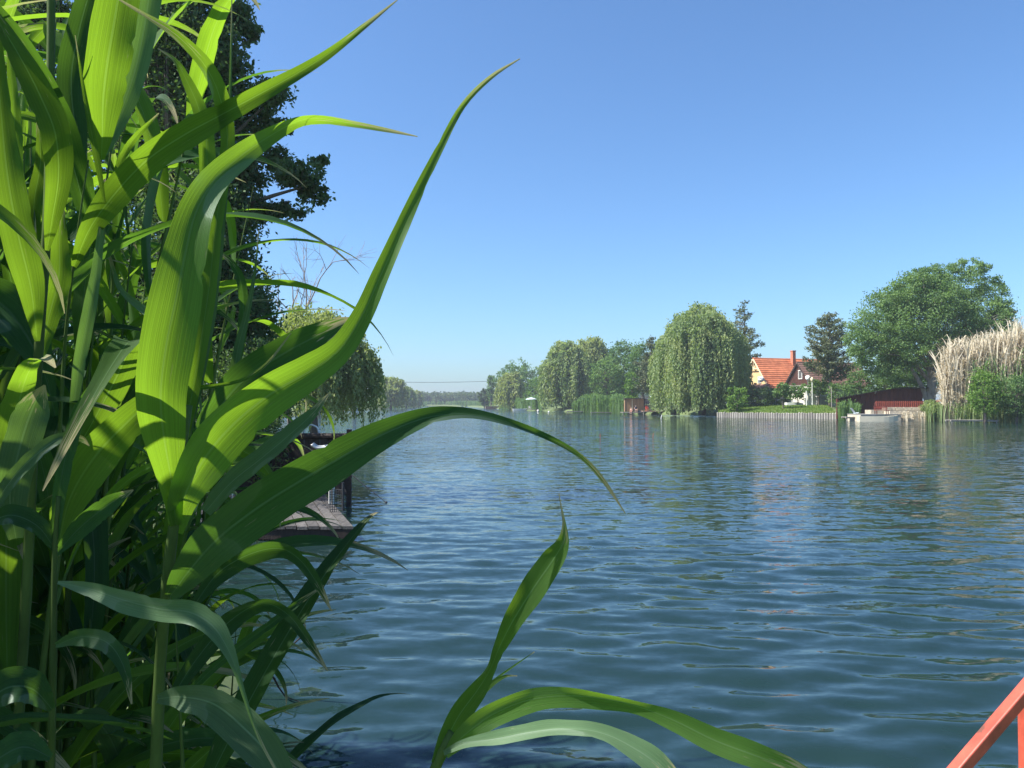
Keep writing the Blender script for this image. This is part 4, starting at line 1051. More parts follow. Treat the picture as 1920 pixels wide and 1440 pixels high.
# ------------------------------------------------------------------ bathing place with hut, pergola, deck and two people
HD = 146.0
hut = empty('hut', (GX(1190, HD), HD, 0.4), 'brown bathing hut with flat roof at the water', 'hut')
x0, x1 = GX(1173, HD), GX(1207, HD); z0, z1 = 0.5, GZ(748, HD)
nb = 12
for i in range(nb):
    a = x0 + (x1 - x0) * i / nb; b = x0 + (x1 - x0) * (i + 1) / nb
    MB().box(((a + b) / 2, HD, (z0 + z1) / 2), (b - a - 0.02, 0.05, z1 - z0)).build('panel', M['canvas_brown'], hut)
MB().box(((x0 + x1) / 2, HD + 1.3, (z0 + z1) / 2 - 0.02), (x1 - x0 - 0.1, 2.4, z1 - z0 - 0.05)).build('wall', M['canvas_brown'], hut)
MB().box(((x0 + x1) / 2, HD + 1.1, z1 + 0.07), (x1 - x0 + 0.3, 2.9, 0.13)).build('roof', M['wood_dark'], hut)
MB().box((x0 + (x1 - x0) * .36, HD - 0.05, (z0 + z1) / 2), (0.09, 0.05, z1 - z0)).build('door_post', M['board_cream'], hut)
for s in (x0 - 0.06, x1 + 0.06): MB().box((s, HD - 0.02, (z0 + z1) / 2), (0.11, 0.11, z1 - z0)).build('corner_post', M['wood_dark'], hut)
pg = empty('slat_screen', (GX(1226, HD), HD, 0.4), 'dark slatted pergola screen beside the brown hut', 'pergola')
x0, x1 = GX(1210, HD), GX(1243, HD); z1 = GZ(746, HD)
for i in range(8):
    MB().box(((x0 + x1) / 2, HD + 0.4, 0.85 + i * 0.27), (x1 - x0, 0.04, 0.17)).build('slat', M['wood_dark'], pg)
for s in (x0, (x0 + x1) / 2, x1):
    MB().box((s, HD + 0.47, 1.7), (0.12, 0.1, 2.5)).build('post', M['wood_dark'], pg)
    MB().box((s, HD - 1.4, 1.7), (0.12, 0.1, 2.5)).build('post', M['wood_dark'], pg)
for k in range(7):
    MB().box((x0 + (x1 - x0) * k / 6, HD - 0.45, z1 + 0.12), (0.09, 2.4, 0.14)).build('rafter', M['wood_dark'], pg)
plank_dock('deck', 'sunlit reddish timber deck in front of the dark pergola', 1205, 1254, 141, 0.62, 3.2, 18, M['wood_new'], 'deck')
plank_dock('deck', 'lower dark landing where two people sit by the hut', 1167, 1204, 142, 0.40, 3.2, 14, M['wood_grey'], 'deck')
for k, px in enumerate((1235.5, 1247)):
    g_ = empty('globe_lamp', (GX(px, 144), 144, 0.6), ['white globe lamp nearer the dark pergola', 'white globe lamp nearer the willow curtain'][k], 'lamp', 'globe lamps on the deck')
    x = GX(px, 144); z = GZ(741, 144)
    MB().tube([(x, 144, 0.55), (x, 144, z - .2)], 0.035, 6).build('post', M['dark_metal'], g_)
    a = np.linspace(-1.5, 1.5, 7); MB().tube([(x, 144, z + 0.26 * math.sin(t)) for t in a], [0.26 * math.cos(t) + .01 for t in a], 12).build('globe', M['white'], g_, smooth=True)
ug = empty('parasol', (GX(1226, 147), 147.6, 0.5), 'closed-in white parasol top above the dark pergola', 'parasol')
x = GX(1228, 147); z = GZ(738, 147)
MB().tube([(x, 147.6, 0.4), (x, 147.6, z)], 0.04, 6).build('pole', M['steel'], ug)
MB().tube([(x, 147.6, z - .75), (x, 147.6, z - .5), (x, 147.6, z)], [1.0, 0.75, 0.04], 10).build('canopy', M['canvas_blue'], ug)
def chair(label, px, D, z, m, rz):
    c = np.array([GX(px, D), D, z]); root = empty('garden_chair', c, label, 'chair'); R = rotz(rz)
    def at(p): return R @ np.array(p) + c
    MB().box(at((0, 0, .43)), (.46, .46, .05), rz).build('seat', m, root)
    MB().box(at((0, .23, .7)), (.46, .05, .52), rz).build('backrest', m, root)
    for sx in (-.19, .19):
        for sy in (-.19, .19): MB().box(at((sx, sy, .21)), (.05, .05, .42), rz).build('leg', m, root)
        MB().box(at((sx * 1.15, 0, .63)), (.05, .42, .05), rz).build('armrest', m, root)
chair('red plastic chair on the sunlit deck', 1213, 142.4, 0.65, M['plastic_red'], 0.3)
chair('pale chair at the willow end of the sunlit deck', 1247, 142.5, 0.65, M['white'], -0.4)

def person(label, seat, face, m_top, m_low, standing=False, scale=1.0):
    """seated figure grown over a joint skeleton as one body; hair, shirt and shorts are children"""
    root = empty('person', seat, label, 'person')
    R = rotz(face)
    if standing:
        J = {'pelvis': (0, 0, .92), 'chest': (0, 0, 1.28), 'neck': (0, 0, 1.46), 'chin': (0, -.02, 1.54), 'head': (0, -.01, 1.66), 'crown': (0, 0, 1.74)}
        legs = [[(s * .09, 0, .88), (s * .11, -.02, .48), (s * .12, .02, .08), (s * .12, -.14, .03)] for s in (-1, 1)]
        arms = [[(s * .17, 0, 1.40), (s * .24, .02, 1.12), (s * .20, -.16, .95), (s * .15, -.24, .97)] for s in (-1, 1)]
    else:
        J = {'pelvis': (0, 0, .09), 'chest': (0, -.03, .44), 'neck': (0, -.04, .62), 'chin': (0, -.07, .70), 'head': (0, -.06, .82), 'crown': (0, -.05, .90)}
        legs = [[(s * .09, -.04, .09), (s * .12, -.45, .12), (s * .12, -.47, -.30), (s * .12, -.60, -.36)] for s in (-1, 1)]
        arms = [[(s * .17, -.03, .56), (s * .25, -.08, .30), (s * .18, -.30, .20), (s * .14, -.40, .18)] for s in (-1, 1)]
    def skin(name, verts, edges, radii, mat_, parent):
        me = bpy.data.meshes.new(name)
        me.from_pydata([tuple(R @ (np.array(v) * scale)) for v in verts], edges, [])
        o = link(name, me, mat_, parent)
        md = o.modifiers.new('skin', 'SKIN'); md.use_smooth_shade = True
        for i, rr in enumerate(radii):
            me.skin_vertices[0].data[i].radius = (rr * scale, rr * scale)
        me.skin_vertices[0].data[0].use_root = True
        o.modifiers.new('sub', 'SUBSURF').levels = 1
        o.modifiers['sub'].render_levels = 1
        return o
    V = [J[k] for k in ('pelvis', 'chest', 'neck', 'chin', 'head', 'crown')]; Rr = [.13, .15, .055, .07, .095, .06]
    E = [(0, 1), (1, 2), (2, 3), (3, 4), (4, 5)]
    for L_ in legs:
        n0 = len(V); V += L_; Rr += [.085, .06, .045, .035]; E += [(0, n0), (n0, n0 + 1), (n0 + 1, n0 + 2), (n0 + 2, n0 + 3)]
    for A_ in arms:
        n0 = len(V); V += A_; Rr += [.06, .042, .032, .03]; E += [(1, n0), (n0, n0 + 1), (n0 + 1, n0 + 2), (n0 + 2, n0 + 3)]
    body = skin('body', V, E, Rr, M['skin'], root)
    hd = J['head']; cr = J['crown']
    skin('hair', [(hd[0], hd[1] + .03, hd[2] + .02), (cr[0], cr[1] + .02, cr[2] + .01), (hd[0], hd[1] + .07, hd[2] - .08)], [(0, 1), (0, 2)], [.10, .07, .05], M['hair'], root)
    ch_, pv = J['chest'], J['pelvis']
    sv = [pv, ch_, (0, (ch_[1] + J['neck'][1]) / 2, ch_[2] + .12)]; sr = [.145, .168, .10]; se = [(0, 1), (1, 2)]
    for A_ in arms:
        n0 = len(sv); sv += [A_[0], tuple((np.array(A_[0]) * .5 + np.array(A_[1]) * .5))]; sr += [.075, .062]; se += [(1, n0), (n0, n0 + 1)]
    if m_top: skin('shirt', sv, se, sr, m_top, root)
    lv_ = [pv]; lr = [.15]; le = []
    for L_ in legs:
        n0 = len(lv_); lv_ += [L_[0], tuple(np.array(L_[0]) * .4 + np.array(L_[1]) * .6)]; lr += [.10, .08]; le += [(0, n0), (n0, n0 + 1)]
    skin('shorts', lv_, le, lr, m_low, root)
    return root
person('person in dark top sitting upright on the landing by the hut', (GX(1192, 142.2), 142.35, 0.78), 0.2, M['cloth_navy'], M['cloth_navy'], scale=1.05)
person('person in red swimwear sitting low at the landing edge', (GX(1184, 142), 142.2, 0.46), -0.4, None, M['cloth_pink'])
st = empty('stool', (GX(1192, 142.2), 142.35, 0.43), 'low wooden stool under the person in dark top', 'stool')
MB().box((GX(1192, 142.2), 142.38, 0.75), (.42, .36, .05)).build('seat', M['wood_grey'], st)
for sx in (-.16, .16):
    for sy in (-.13, .13): MB().box((GX(1192, 142.2) + sx, 142.38 + sy, 0.58), (.05, .05, .30)).build('leg', M['wood_grey'], st)
tw = empty('towel_heap', (GX(1199, 142), 142.3, .43), 'heap of dark towels lying on the landing', 'towels')
MB().tube([(GX(1196, 142), 142.3, .5), (GX(1199, 142), 142.5, .56), (GX(1203, 142), 142.3, .5)], [.1, .22, .1], 8).build('cloth', M['cloth_navy'], tw, smooth=True)

# far parasol landing
pd = empty('parasol', (GX(996, 217), 217, 0.4), 'large pale blue parasol on the far landing', 'parasol')
x = GX(996, 217); z = GZ(745, 217)
MB().tube([(x, 217, 0.2), (x, 217, z)], 0.06, 6).build('pole', M['steel'], pd)
MB().tube([(x, 217, z - .62), (x, 217, z - .5), (x, 217, z - .22), (x, 217, z)], [1.65, 1.6, 0.9, 0.04], 12).build('canopy', M['canvas_blue'], pd)
plank_dock('jetty', 'far landing under the pale parasol', 986, 1008, 215.5, 0.4, 3, 9, M['wood_grey'])
chair('white chair under the pale parasol', 993, 216.5, 0.43, M['white'], 0.2)
boat('boat', 'white rowing boat moored left of the pale parasol', (GX(975, 226), 225.5, -0.05), 4.2, 1.4, 0.6, 0.1, M['white'], M['wood_grey'])
boat('boat', 'reddish boat at the far tip of the right bank', (GX(931, 318), 316, -0.05), 9, 2.4, 1.0, 0.1, M['board_brown'], M['wood_grey'])
boat('boat', 'pale boat moored at the far left bank', (GX(668, 225), 218, -0.05), 5.2, 1.8, 0.9, 0.1, M['white'], M['wood_grey'])
plank_dock('jetty', 'long low landing stage below the broad willow', 1063, 1105, 172, 0.3, 1.4, 16, M['wood_grey'])
plank_dock('jetty', 'low landing stage in front of the green reeds', 1108, 1150, 158, 0.25, 1.2, 16, M['wood_grey'])
plank_dock('jetty', 'short pale landing stage below the willow curtain', 1262, 1275, 128, 0.3, 1.2, 6, M['wood_grey'])

def buoy(label, px, py, r, D=None):
    D = D or CAMZ * F / (py - 757); c = (GX(px, D), D, 0.0); root = empty('buoy', c, label, 'buoy', 'white buoys on the water')
    a = np.linspace(-1.5, 1.5, 7)
    MB().tube([(c[0], c[1], r * .5 + r * math.sin(t)) for t in a], [r * math.cos(t) + .01 for t in a], 10).build('float', M['white'], root, smooth=True)
    MB().tube([(c[0], c[1], r * 1.4), (c[0], c[1], r * 1.9)], r * .15, 6).build('eyelet', M['dark_metal'], root)
buoy('white buoy floating right of the far landing', 1009, 771.5, 0.32)
buoy('small white buoy before the broad weeping willow', 1029, 773, 0.2)
buoy('large white buoy before the green reeds', 1097, 773, 0.42)
buoy('white buoy under the upright mooring post', 1080, 772.5, 0.35)
pole('mooring_post', 'white mooring post beside the buoys before the green reeds', 1080.5, 182, 760, M['white'], 0.12, 'post', z0=0.0)
pole('water_stake', 'leaning white stake in the water off the willow', 1238, 103, 778.5, M['white'], 0.05, 'stake', z0=-0.2, lean=0.2)
pole('marker_stick', 'thin red stick in the water nearer the lake middle', 1125, 46, 813, M['plastic_red'], 0.012, 'stick', z0=-0.1)
pole('marker_stick', 'thin red stick in the water nearer the right bank', 1223, 46, 812, M['plastic_red'], 0.012, 'stick', z0=-0.1, lean=0.06)

# power line over the far water
pw = empty('power_line', (GX(915, 420), 420, 1.0), 'thin power line crossing the sky over the far water', 'power line')
a = P(640, 713, 400); b = P(925, 714.5, 430); t = np.linspace(0, 1, 24)[:, None]
MB().tube(a + (b - a) * t + np.array([0, 0, -1.0]) * (4 * t * (1 - t)) * 0.9, 0.11, 5).build('cable', M['dark_metal'], pw)
for e in (a, b):
    MB().tube([(e[0], e[1], 0.5), (e[0], e[1], e[2] + 0.6)], [0.22, 0.15], 6).build('pylon', M['wood_grey'], pw)
    MB().box((e[0], e[1], e[2] + 0.1), (0.15, 1.8, 0.15)).build('cross_arm', M['wood_grey'], pw)

# ------------------------------------------------------------------ the near jetty on the left
DZ = 0.22
u_ = np.array([-0.33, 0.944, 0.0]); s_ = np.array([0.944, 0.33, 0.0])   # u along the boards, s across to the right
jo = np.array([GX(664, 11.2), 11.2, 0.0])                                # front right corner
# make the front edge run level across the view
s_ = np.array([0.999, -0.03, 0.0])
jt = empty('jetty', (jo[0] - 1.2, jo[1] + 1.5, 0.0), 'weathered plank jetty jutting from the reeds on the left', 'jetty')
r_ = np.random.default_rng(21)
bw = 0.167; LJ = 4.1
for i in range(17):
    a = jo - s_ * (bw * i + 0.006); b = jo - s_ * (bw * (i + 1) - 0.010)
    z = DZ + r_.normal(0, 0.003); e0 = r_.uniform(-0.02, 0.03)
    pl = MB(); pl.prism([a + u_ * e0 + [0, 0, z - .045], b + u_ * e0 + [0, 0, z - .045], b + u_ * e0 + [0, 0, z], a + u_ * e0 + [0, 0, z]], None, u_ * (LJ - e0 + r_.uniform(-.02, .02)))
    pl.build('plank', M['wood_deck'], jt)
for k in (0.12, 1.3, 2.5, 3.4):
    a = jo + u_ * k - s_ * 0.03; b = jo + u_ * k - s_ * (17 * bw)
    MB().bar(a + np.array([0, 0, DZ - .115]), b + np.array([0, 0, DZ - .115]), 0.08, 0.12).build('beam', M['wood_dark'], jt)
for k, sx in ((0.2, 0.12), (0.2, 1.3), (0.2, 2.3), (2.4, 0.12), (3.3, 0.12), (3.3, 1.4)):
    q = jo + u_ * k - s_ * sx
    MB().tube([(q[0], q[1], -1.6), (q[0], q[1], DZ - 0.055)], 0.07, 8).build('pile', M['wood_dark'], jt)
MB().prism([jo + u_ * 0.02 + [0, 0, 0.02], jo + u_ * 0.02 - s_ * 2.5 + [0, 0, 0.02], jo + u_ * 0.02 - s_ * 2.5 + [0, 0, DZ - .05], jo + u_ * .02 + [0, 0, DZ - .05]], None, u_ * 0.035).build('front_board', M['wood_dark'], jt)

# dark boarded screen at the far end
sc = empty('board_screen', (GX(560, 14.9), 14.9, DZ), 'dark brown board screen with a round top rail behind the jetty', 'screen')
sl_, sr_ = np.array([GX(430, 14.9), 15.2, 0]), np.array([GX(660, 14.9), 14.9, 0])
zt = GZ(821, 14.9)
nb = 15
for i in range(nb):
    a = sl_ + (sr_ - sl_) * i / nb; b = sl_ + (sr_ - sl_) * ((i + 1) / nb) - (sr_ - sl_) * 0.004
    MB().prism([a + [0, 0, DZ + .02], b + [0, 0, DZ + .02], b + [0, 0, zt - .03], a + [0, 0, zt - .03]], None, (0, 0.03 + 0.008 * (i % 2), 0)).build('board', M['wood_dark'], sc)
MB().tube([sl_ + [0, 0.02, zt + .02], sr_ + [.03, 0.02, zt + .03]], 0.062, 10).build('top_rail', M['wood_dark'], sc, smooth=False)
for t in (0.02, 0.5, 0.97):
    a = sl_ + (sr_ - sl_) * t; MB().box((a[0], a[1] + 0.10, 0.45), (0.09, 0.09, 2.1)).build('post', M['wood_dark'], sc)

def curve_tube(name, label, pts, r, m, cat, parent=None, sides=8):
    pts = np.asarray(pts, float); t = np.linspace(0, len(pts) - 1, len(pts) * 6)
    pp = np.stack([np.interp(t, np.arange(len(pts)), pts[:, i]) for i in range(3)], axis=1)
    for _ in range(4): pp[1:-1] = (pp[:-2] + 2 * pp[1:-1] + pp[2:]) / 4
    o = MB().tube(pp, r, sides).build(name, m, parent, origin=tuple(pts[-1]) if parent is None else None, smooth=True)
    if parent is None: tag(o, label, cat)
    return o
lad = empty('swim_ladder', tuple(P(600, 905, 13.6)), 'bent grey tube rails of a swim ladder in front of the dark screen', 'ladder')
for k, off in enumerate((0, 0.42)):
    o = np.array([-off * 0.2, off, 0])
    curve_tube('rail', None, [P(584, 834, 13.6) + o, P(592, 840, 13.6) + o, P(602, 840, 13.6) + o, P(618, 838, 13.6) + o, P(624, 850, 13.6) + o, P(624, 960, 13.6) + o], 0.026, M['steel'], None, lad)
    curve_tube('stanchion', None, [P(600, 841, 13.6) + o, P(600, 880, 13.6) + o, P(600, 925, 13.6) + o], 0.022, M['steel'], None, lad)
for z in (935, 955): MB().tube([P(624, z, 13.6), P(624, z, 13.6) + np.array([-.084, .42, 0])], 0.018, 6).build('rung', M['steel'], lad)
hoop = empty('garden_lamp', tuple(P(568, 925, 15.4)), 'white curved lamp arm standing behind the dark screen', 'lamp')
curve_tube('arm', None, [P(568, 900, 15.4), P(568, 815, 15.4), P(572, 800, 15.4), P(584, 796, 15.4), P(595, 801, 15.4), P(598, 812, 15.4)], 0.018, M['white'], None, hoop)
MB().tube([P(572, 797, 15.4) + [0, 0, .05], P(572, 797, 15.4), P(572, 797, 15.4) - [0, 0, .06]], [.01, .07, .05], 10).build('shade', M['white'], hoop, smooth=True)
# landing net
ln = empty('keep_net', tuple(P(632, 952, 12.3)), 'dark square-meshed keep net hanging at the jetty edge', 'net')
nt_ = MB()
c0 = P(633, 918, 12.3); wd_, hd_ = 0.26, 0.36
for i in range(8):
    a = i / 7
    nt_.tube([c0 + np.array([-wd_ / 2 + wd_ * a, 0.03 * math.sin(a * 6), 0]), c0 + np.array([-wd_ / 2 + wd_ * a * 1.02, 0.03 * math.sin(a * 5), -hd_ / 2]), c0 + np.array([-wd_ / 2 * .9 + wd_ * a * .9, 0.02, -hd_])], 0.0045, 4)
for i in range(10):
    z = -hd_ * i / 9
    nt_.tube([c0 + np.array([-wd_ / 2 + wd_ * k / 5, 0.03 * math.sin(k), z]) for k in range(6)], 0.0045, 4)
nt_.build('netting', M['net'], ln)
MB().tube([P(643, 905, 12.25), P(643, 958, 12.25)], 0.02, 7).build('stake', M['dark_metal'], ln)
MB().tube([P(618, 920, 12.35), P(618, 944, 12.35)], 0.016, 7).build('support', M['white'], ln)
rod = empty('fishing_rod', tuple(P(640, 905, 12.4)), 'thin fishing rod slanting down from the jetty to the water', 'fishing rod')
MB().tube([P(600, 850, 12.6), P(665, 895, 12.4), P(724, 942, 12.2)], [0.012, 0.008, 0.006], 6).build('blank', M['dark_metal'], rod)
a = np.linspace(-1.5, 1.5, 5); c0 = P(724, 942, 12.2)
MB().tube([c0 + np.array([0, 0, 0.022 * math.sin(t)]) for t in a], [0.022 * math.cos(t) + .002 for t in a], 8).build('tip_float', M['dark_metal'], rod)
MB().tube([P(606, 856, 12.6), P(620, 864, 12.55)], 0.02, 7).build('grip', M['wood_grey'], rod)

# twig standing in the water
tg_ = empty('twig', tuple(P(535, 1308, 5.1)), 'crooked dark twig sticking out of the water beside the reeds', 'twig')
for pts, r0 in (([(563, 1196), (530, 1225), (497, 1255), (488, 1280), (474, 1308)], .005), ([(497, 1254), (514, 1272), (522, 1288), (535, 1306)], .008), ([(535, 1306), (556, 1314), (590, 1325)], .004)):
    MB().tube([P(a, b, 5.05 + 0.04 * i) for i, (a, b) in enumerate(pts)], np.linspace(r0, r0 * .6, len(pts)), 6).build('branch', M['wood_dark'], tg_)

# ------------------------------------------------------------------ red railing at the lower right corner
rl = empty('railing', tuple(P(1917, 2600, 1.35)), 'red painted steel railing with slanting brace at the lower right corner', 'railing')
rl.location = (P(1917, 1440, 1.35)[0], P(1917, 1440, 1.35)[1], 0.42)
pA = P(1938, 1277, 1.35); pB = P(1748, 1500, 1.30)
dA = (pA - pB)
MB().bar(pB - dA * 1.3, pA + dA * 0.6, 0.021, 0.021).build('brace', M['red_metal'], rl)
pc = P(1936, 1300, 1.352)
MB().box((pc[0] + .008, pc[1] + .03, (0.42 + pc[2]) / 2 - .012), (0.02, 0.02, pc[2] - 0.42)).build('post', M['red_metal'], rl)
pt2 = pA + dA * 0.6
MB().box((pt2[0], pt2[1] + .03, (0.42 + pt2[2]) / 2 - .01), (0.03, 0.03, pt2[2] - 0.42 - .02)).build('post', M['red_metal'], rl)
MB().bar(pt2 + np.array([0, 0, .016]), pt2 + np.array([1.6, 0.15, .016]), 0.03, 0.03).build('handrail', M['red_metal'], rl)
q = pt2 + np.array([1.58, 0.15, 0]); MB().box((q[0], q[1] + .03, (0.42 + q[2]) / 2), (0.03, 0.03, q[2] - 0.42)).build('post', M['red_metal'], rl)
q = pB - dA * 1.3
MB().box((q[0], q[1] + .03, (0.30 + q[2]) / 2), (0.03, 0.03, max(0.1, q[2] - 0.30))).build('post', M['red_metal'], rl)

for o in rl.children:
    bv = o.modifiers.new('worn_edges', 'BEVEL'); bv.width = 0.0025; bv.segments = 2
# ------------------------------------------------------------------ giant reeds in the foreground
def crom(A, n):
    """Catmull-Rom through the rows of A, n samples, by arc length in the first three columns"""
    A = np.asarray(A, float)
    A_ = np.vstack([2 * A[0] - A[1], A, 2 * A[-1] - A[-2]])
    segs = len(A) - 1
    t = np.linspace(0, segs, n * 4); i = np.minimum(t.astype(int), segs - 1); f = (t - i)[:, None]
    p0, p1, p2, p3 = A_[i], A_[i + 1], A_[i + 2], A_[i + 3]
    S = 0.5 * (2 * p1 + (p2 - p0) * f + (2 * p0 - 5 * p1 + 4 * p2 - p3) * f ** 2 + (3 * p1 - p0 - 3 * p2 + p3) * f ** 3)
    d = np.concatenate([[0], np.cumsum(np.linalg.norm(np.diff(S[:, :3], axis=0), axis=1))])
    u = np.linspace(0, d[-1], n)
    return np.stack([np.interp(u, d, S[:, k]) for k in range(S.shape[1])], axis=1)

def blade_mesh(name, path, W, S, Nn, fold, seed, ripple=0.05, ncross=6, nibble=None):
    """ribbon along path with a V fold at the midrib and wavy edges; uv x across, y along"""
    r = np.random.default_rng(seed); n = len(path)
    u = np.linspace(-1, 1, ncross + 1); s = np.linspace(0, 1, n)
    ph = r.uniform(0, 6.28, 3); fr = r.uniform(5, 11, 2)
    Wl = W[:, None]
    rip = ripple * Wl * (np.sin(s * fr[0] * 6.28 * .5 + ph[0])[:, None] * np.maximum(0, u)[None, :] ** 2 + np.sin(s * fr[1] * 6.28 * .5 + ph[1])[:, None] * np.maximum(0, -u)[None, :] ** 2)
    hgt = fold * Wl * (np.abs(u)[None, :] ** 1.3 - 0.45) + rip
    wj = np.ones((n, ncross + 1))
    for side in (0, 1):                       # small tears and nibbled places along each edge
        e = 1 + 0.018 * np.sin(s * 41 + ph[2] + side * 2) + r.normal(0, 0.004, n)
        for _ in range(r.integers(0, 4)):
            k = r.integers(4, n - 3); e[k] *= r.uniform(0.84, 0.95)
        wj[:, 0 if side else -1] = e
    V = path[:, None, :] + S[:, None, :] * (u[None, :] * 0.5 * Wl * wj)[:, :, None] + Nn[:, None, :] * hgt[:, :, None]
    idx = np.arange(n * (ncross + 1)).reshape(n, ncross + 1)
    q = np.stack([idx[:-1, :-1], idx[:-1, 1:], idx[1:, 1:], idx[1:, :-1]], axis=-1).reshape(-1, 4)
    uvs = np.stack(np.broadcast_arrays((u * 0.5 + 0.5)[None, :], s[:, None]), axis=-1).reshape(-1, 2)
    return mesh_from_arrays(name, V.reshape(-1, 3), q, uv=uvs, smooth=True)

def hero_leaf(root, ctrl, m, seed, fold=0.16, n=46):
    """leaf traced by its midline: (px, py, distance, apparent width px, roll deg); it keeps its own size and depth"""
    A = []
    for c in ctrl:
        p = P(c[0], c[1], c[2]); A.append([*p, 0.9 * c[3] * c[2] / F, math.radians(c[4] if len(c) > 4 else 0)])
    S = crom(A, n); path = S[:, :3]; W = np.maximum(S[:, 3], 0.0008); roll = S[:, 4]
    T = unit(np.gradient(path, axis=0)); Vw = unit(path - CAM)
    s0 = unit(np.cross(T, Vw)); 
    for i in range(1, n):
        if np.dot(s0[i], s0[i - 1]) < 0: s0[i] = -s0[i]
    for _ in range(3): s0[1:-1] = unit(s0[:-2] + 2 * s0[1:-1] + s0[2:])
    n0 = unit(np.cross(s0, T)); n0 = np.where((np.sum(n0 * Vw, axis=1) > 0)[:, None], -n0, n0)
    c, s = np.cos(roll)[:, None], np.sin(roll)[:, None]
    Sx = s0 * c + n0 * s; Nx = n0 * c - s0 * s
    W = W / np.maximum(0.3, np.cos(roll))
    me = blade_mesh('leaf', path - np.array(root.location), W, Sx, Nx, fold, seed)
    return link('leaf', me, M[m], root)

def stalk(root, pts, r0, r1, n=30, m='stalk', name='stalk'):
    """jointed reed stalk through pixel points (px, py, d)"""
    A = [P(*p) for p in pts]
    S = crom(A, n); rr = np.linspace(r0, r1, n)
    L_ = np.concatenate([[0], np.cumsum(np.linalg.norm(np.diff(S, axis=0), axis=1))])
    rr = rr * (1 + 0.22 * np.exp(-(((L_ + 0.05) % 0.17 - 0.085) / 0.008) ** 2))
    return MB().tube(S, rr, 9).build(name, M[m], root, smooth=True)

def hero(label, base, loc_d):
    o = empty('giant_reed', tuple(P(base[0], base[1], loc_d)), label, 'reed'); o.location.z = 0.35; return o

# plant 1: the main stalk with the great fan of leaves
A1 = hero('nearest giant reed whose broad bright leaf fans out over the lake', (290, 1440), 0.78)
stalk(A1, [(262, 2300, .80), (280, 1700, .80), (292, 1440, .79), (300, 1250, .78), (314, 1080, .76), (328, 965, .75), (338, 860, .75), (352, 760, .75)], 0.0085, 0.0045, 40)
hero_leaf(A1, [(330, 985, .745, 22), (322, 905, .72, 48), (308, 820, .69, 80, 5), (302, 740, .67, 96, 8), (312, 650, .66, 106, 5), (330, 560, .66, 100), (348, 470, .67, 84, -5), (368, 395, .69, 66, -6), (404, 335, .72, 56, -5), (452, 292, .75, 47), (505, 256, .78, 35, 10), (556, 229, .80, 22, 25), (600, 223, .82, 17, 45), (660, 232, .84, 13, 20), (720, 243, .85, 9), (783, 256, .86, 2)], 'reed', 101, n=60)
hero_leaf(A1, [(330, 1000, .76, 26), (345, 935, .73, 60, 10), (385, 860, .70, 92, 12), (440, 795, .68, 100, 12), (510, 738, .67, 86, 10), (580, 697, .67, 72, 5), (637, 655, .67, 55, 0), (680, 590, .68, 42), (712, 520, .69, 37, -10), (748, 440, .70, 30, -15), (786, 355, .72, 23), (826, 275, .74, 16), (868, 198, .76, 12), (920, 145, .77, 9), (975, 110, .78, 2)], 'reed', 102, n=64)
hero_leaf(A1, [(345, 830, .76, 14), (358, 750, .76, 26), (374, 655, .76, 30), (392, 540, .77, 30), (404, 430, .78, 26), (420, 320, .79, 26), (427, 255, .79, 28, 10), (414, 185, .78, 33, 20), (385, 122, .76, 28, 25), (330, 65, .74, 19), (270, 27, .73, 9), (215, -6, .72, 3)], 'reed', 103, n=50)
hero_leaf(A1, [(352, 820, .80, 12), (376, 690, .80, 22), (398, 560, .80, 24), (412, 430, .80, 20), (426, 300, .80, 14), (431, 190, .80, 7), (434, 60, .80, 4), (435, -40, .80, 1)], 'reed_glaucous', 104)
hero_leaf(A1, [(352, 960, .82, 30), (395, 800, .86, 60, 15), (455, 716, .88, 74, 15), (530, 665, .90, 72, 10), (590, 632, .91, 56, 5), (640, 608, .92, 30), (668, 596, .93, 3)], 'reed_shaded', 105)
hero_leaf(A1, [(318, 1120, .76, 22), (352, 1075, .73, 64, 10), (405, 1015, .70, 92, 12), (480, 956, .68, 100, 14), (560, 905, .67, 95, 12), (640, 858, .66, 80, 8), (715, 816, .66, 62), (790, 785, .67, 40, -15), (850, 775, .68, 26, -30), (905, 779, .69, 19, -35), (970, 797, .70, 15, -20), (1040, 826, .72, 12), (1092, 858, .73, 10), (1132, 902, .74, 9), (1172, 962, .75, 2)], 'reed_shaded', 106, n=64)
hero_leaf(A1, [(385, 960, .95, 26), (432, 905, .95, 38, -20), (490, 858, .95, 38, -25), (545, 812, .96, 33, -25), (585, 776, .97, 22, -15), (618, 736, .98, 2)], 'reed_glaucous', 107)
hero_leaf(A1, [(360, 1140, .80, 14), (410, 1075, .82, 40, 20), (470, 1040, .83, 42, 30), (525, 1030, .84, 30, 35), (562, 1050, .84, 26, 10), (592, 1090, .84, 20), (622, 1146, .84, 2)], 'reed_shaded', 108)
hero_leaf(A1, [(318, 1315, .84, 16), (370, 1235, .86, 38, 15), (432, 1165, .88, 42, 20), (492, 1133, .89, 26, 40), (540, 1153, .89, 22, 15), (578, 1202, .89, 18), (615, 1258, .89, 2)], 'reed_shaded', 109)
hero_leaf(A1, [(330, 1320, .92, 10), (420, 1235, .93, 18), (510, 1168, .94, 16), (560, 1130, .95, 12), (607, 1098, .96, 2)], 'reed_shaded', 110)
hero_leaf(A1, [(295, 1310, .75, 16), (340, 1308, .72, 46, 25), (400, 1322, .70, 66, 25), (455, 1365, .69, 76, 15), (505, 1420, .68, 70, 10), (560, 1520, .68, 30)], 'reed_glaucous', 111)
hero_leaf(A1, [(388, 400, .84, 10), (389, 330, .84, 30), (386, 255, .84, 32, 10), (372, 200, .84, 28, 15), (352, 155, .83, 22, 10), (330, 115, .82, 10), (297, 91, .82, 2)], 'reed', 112)
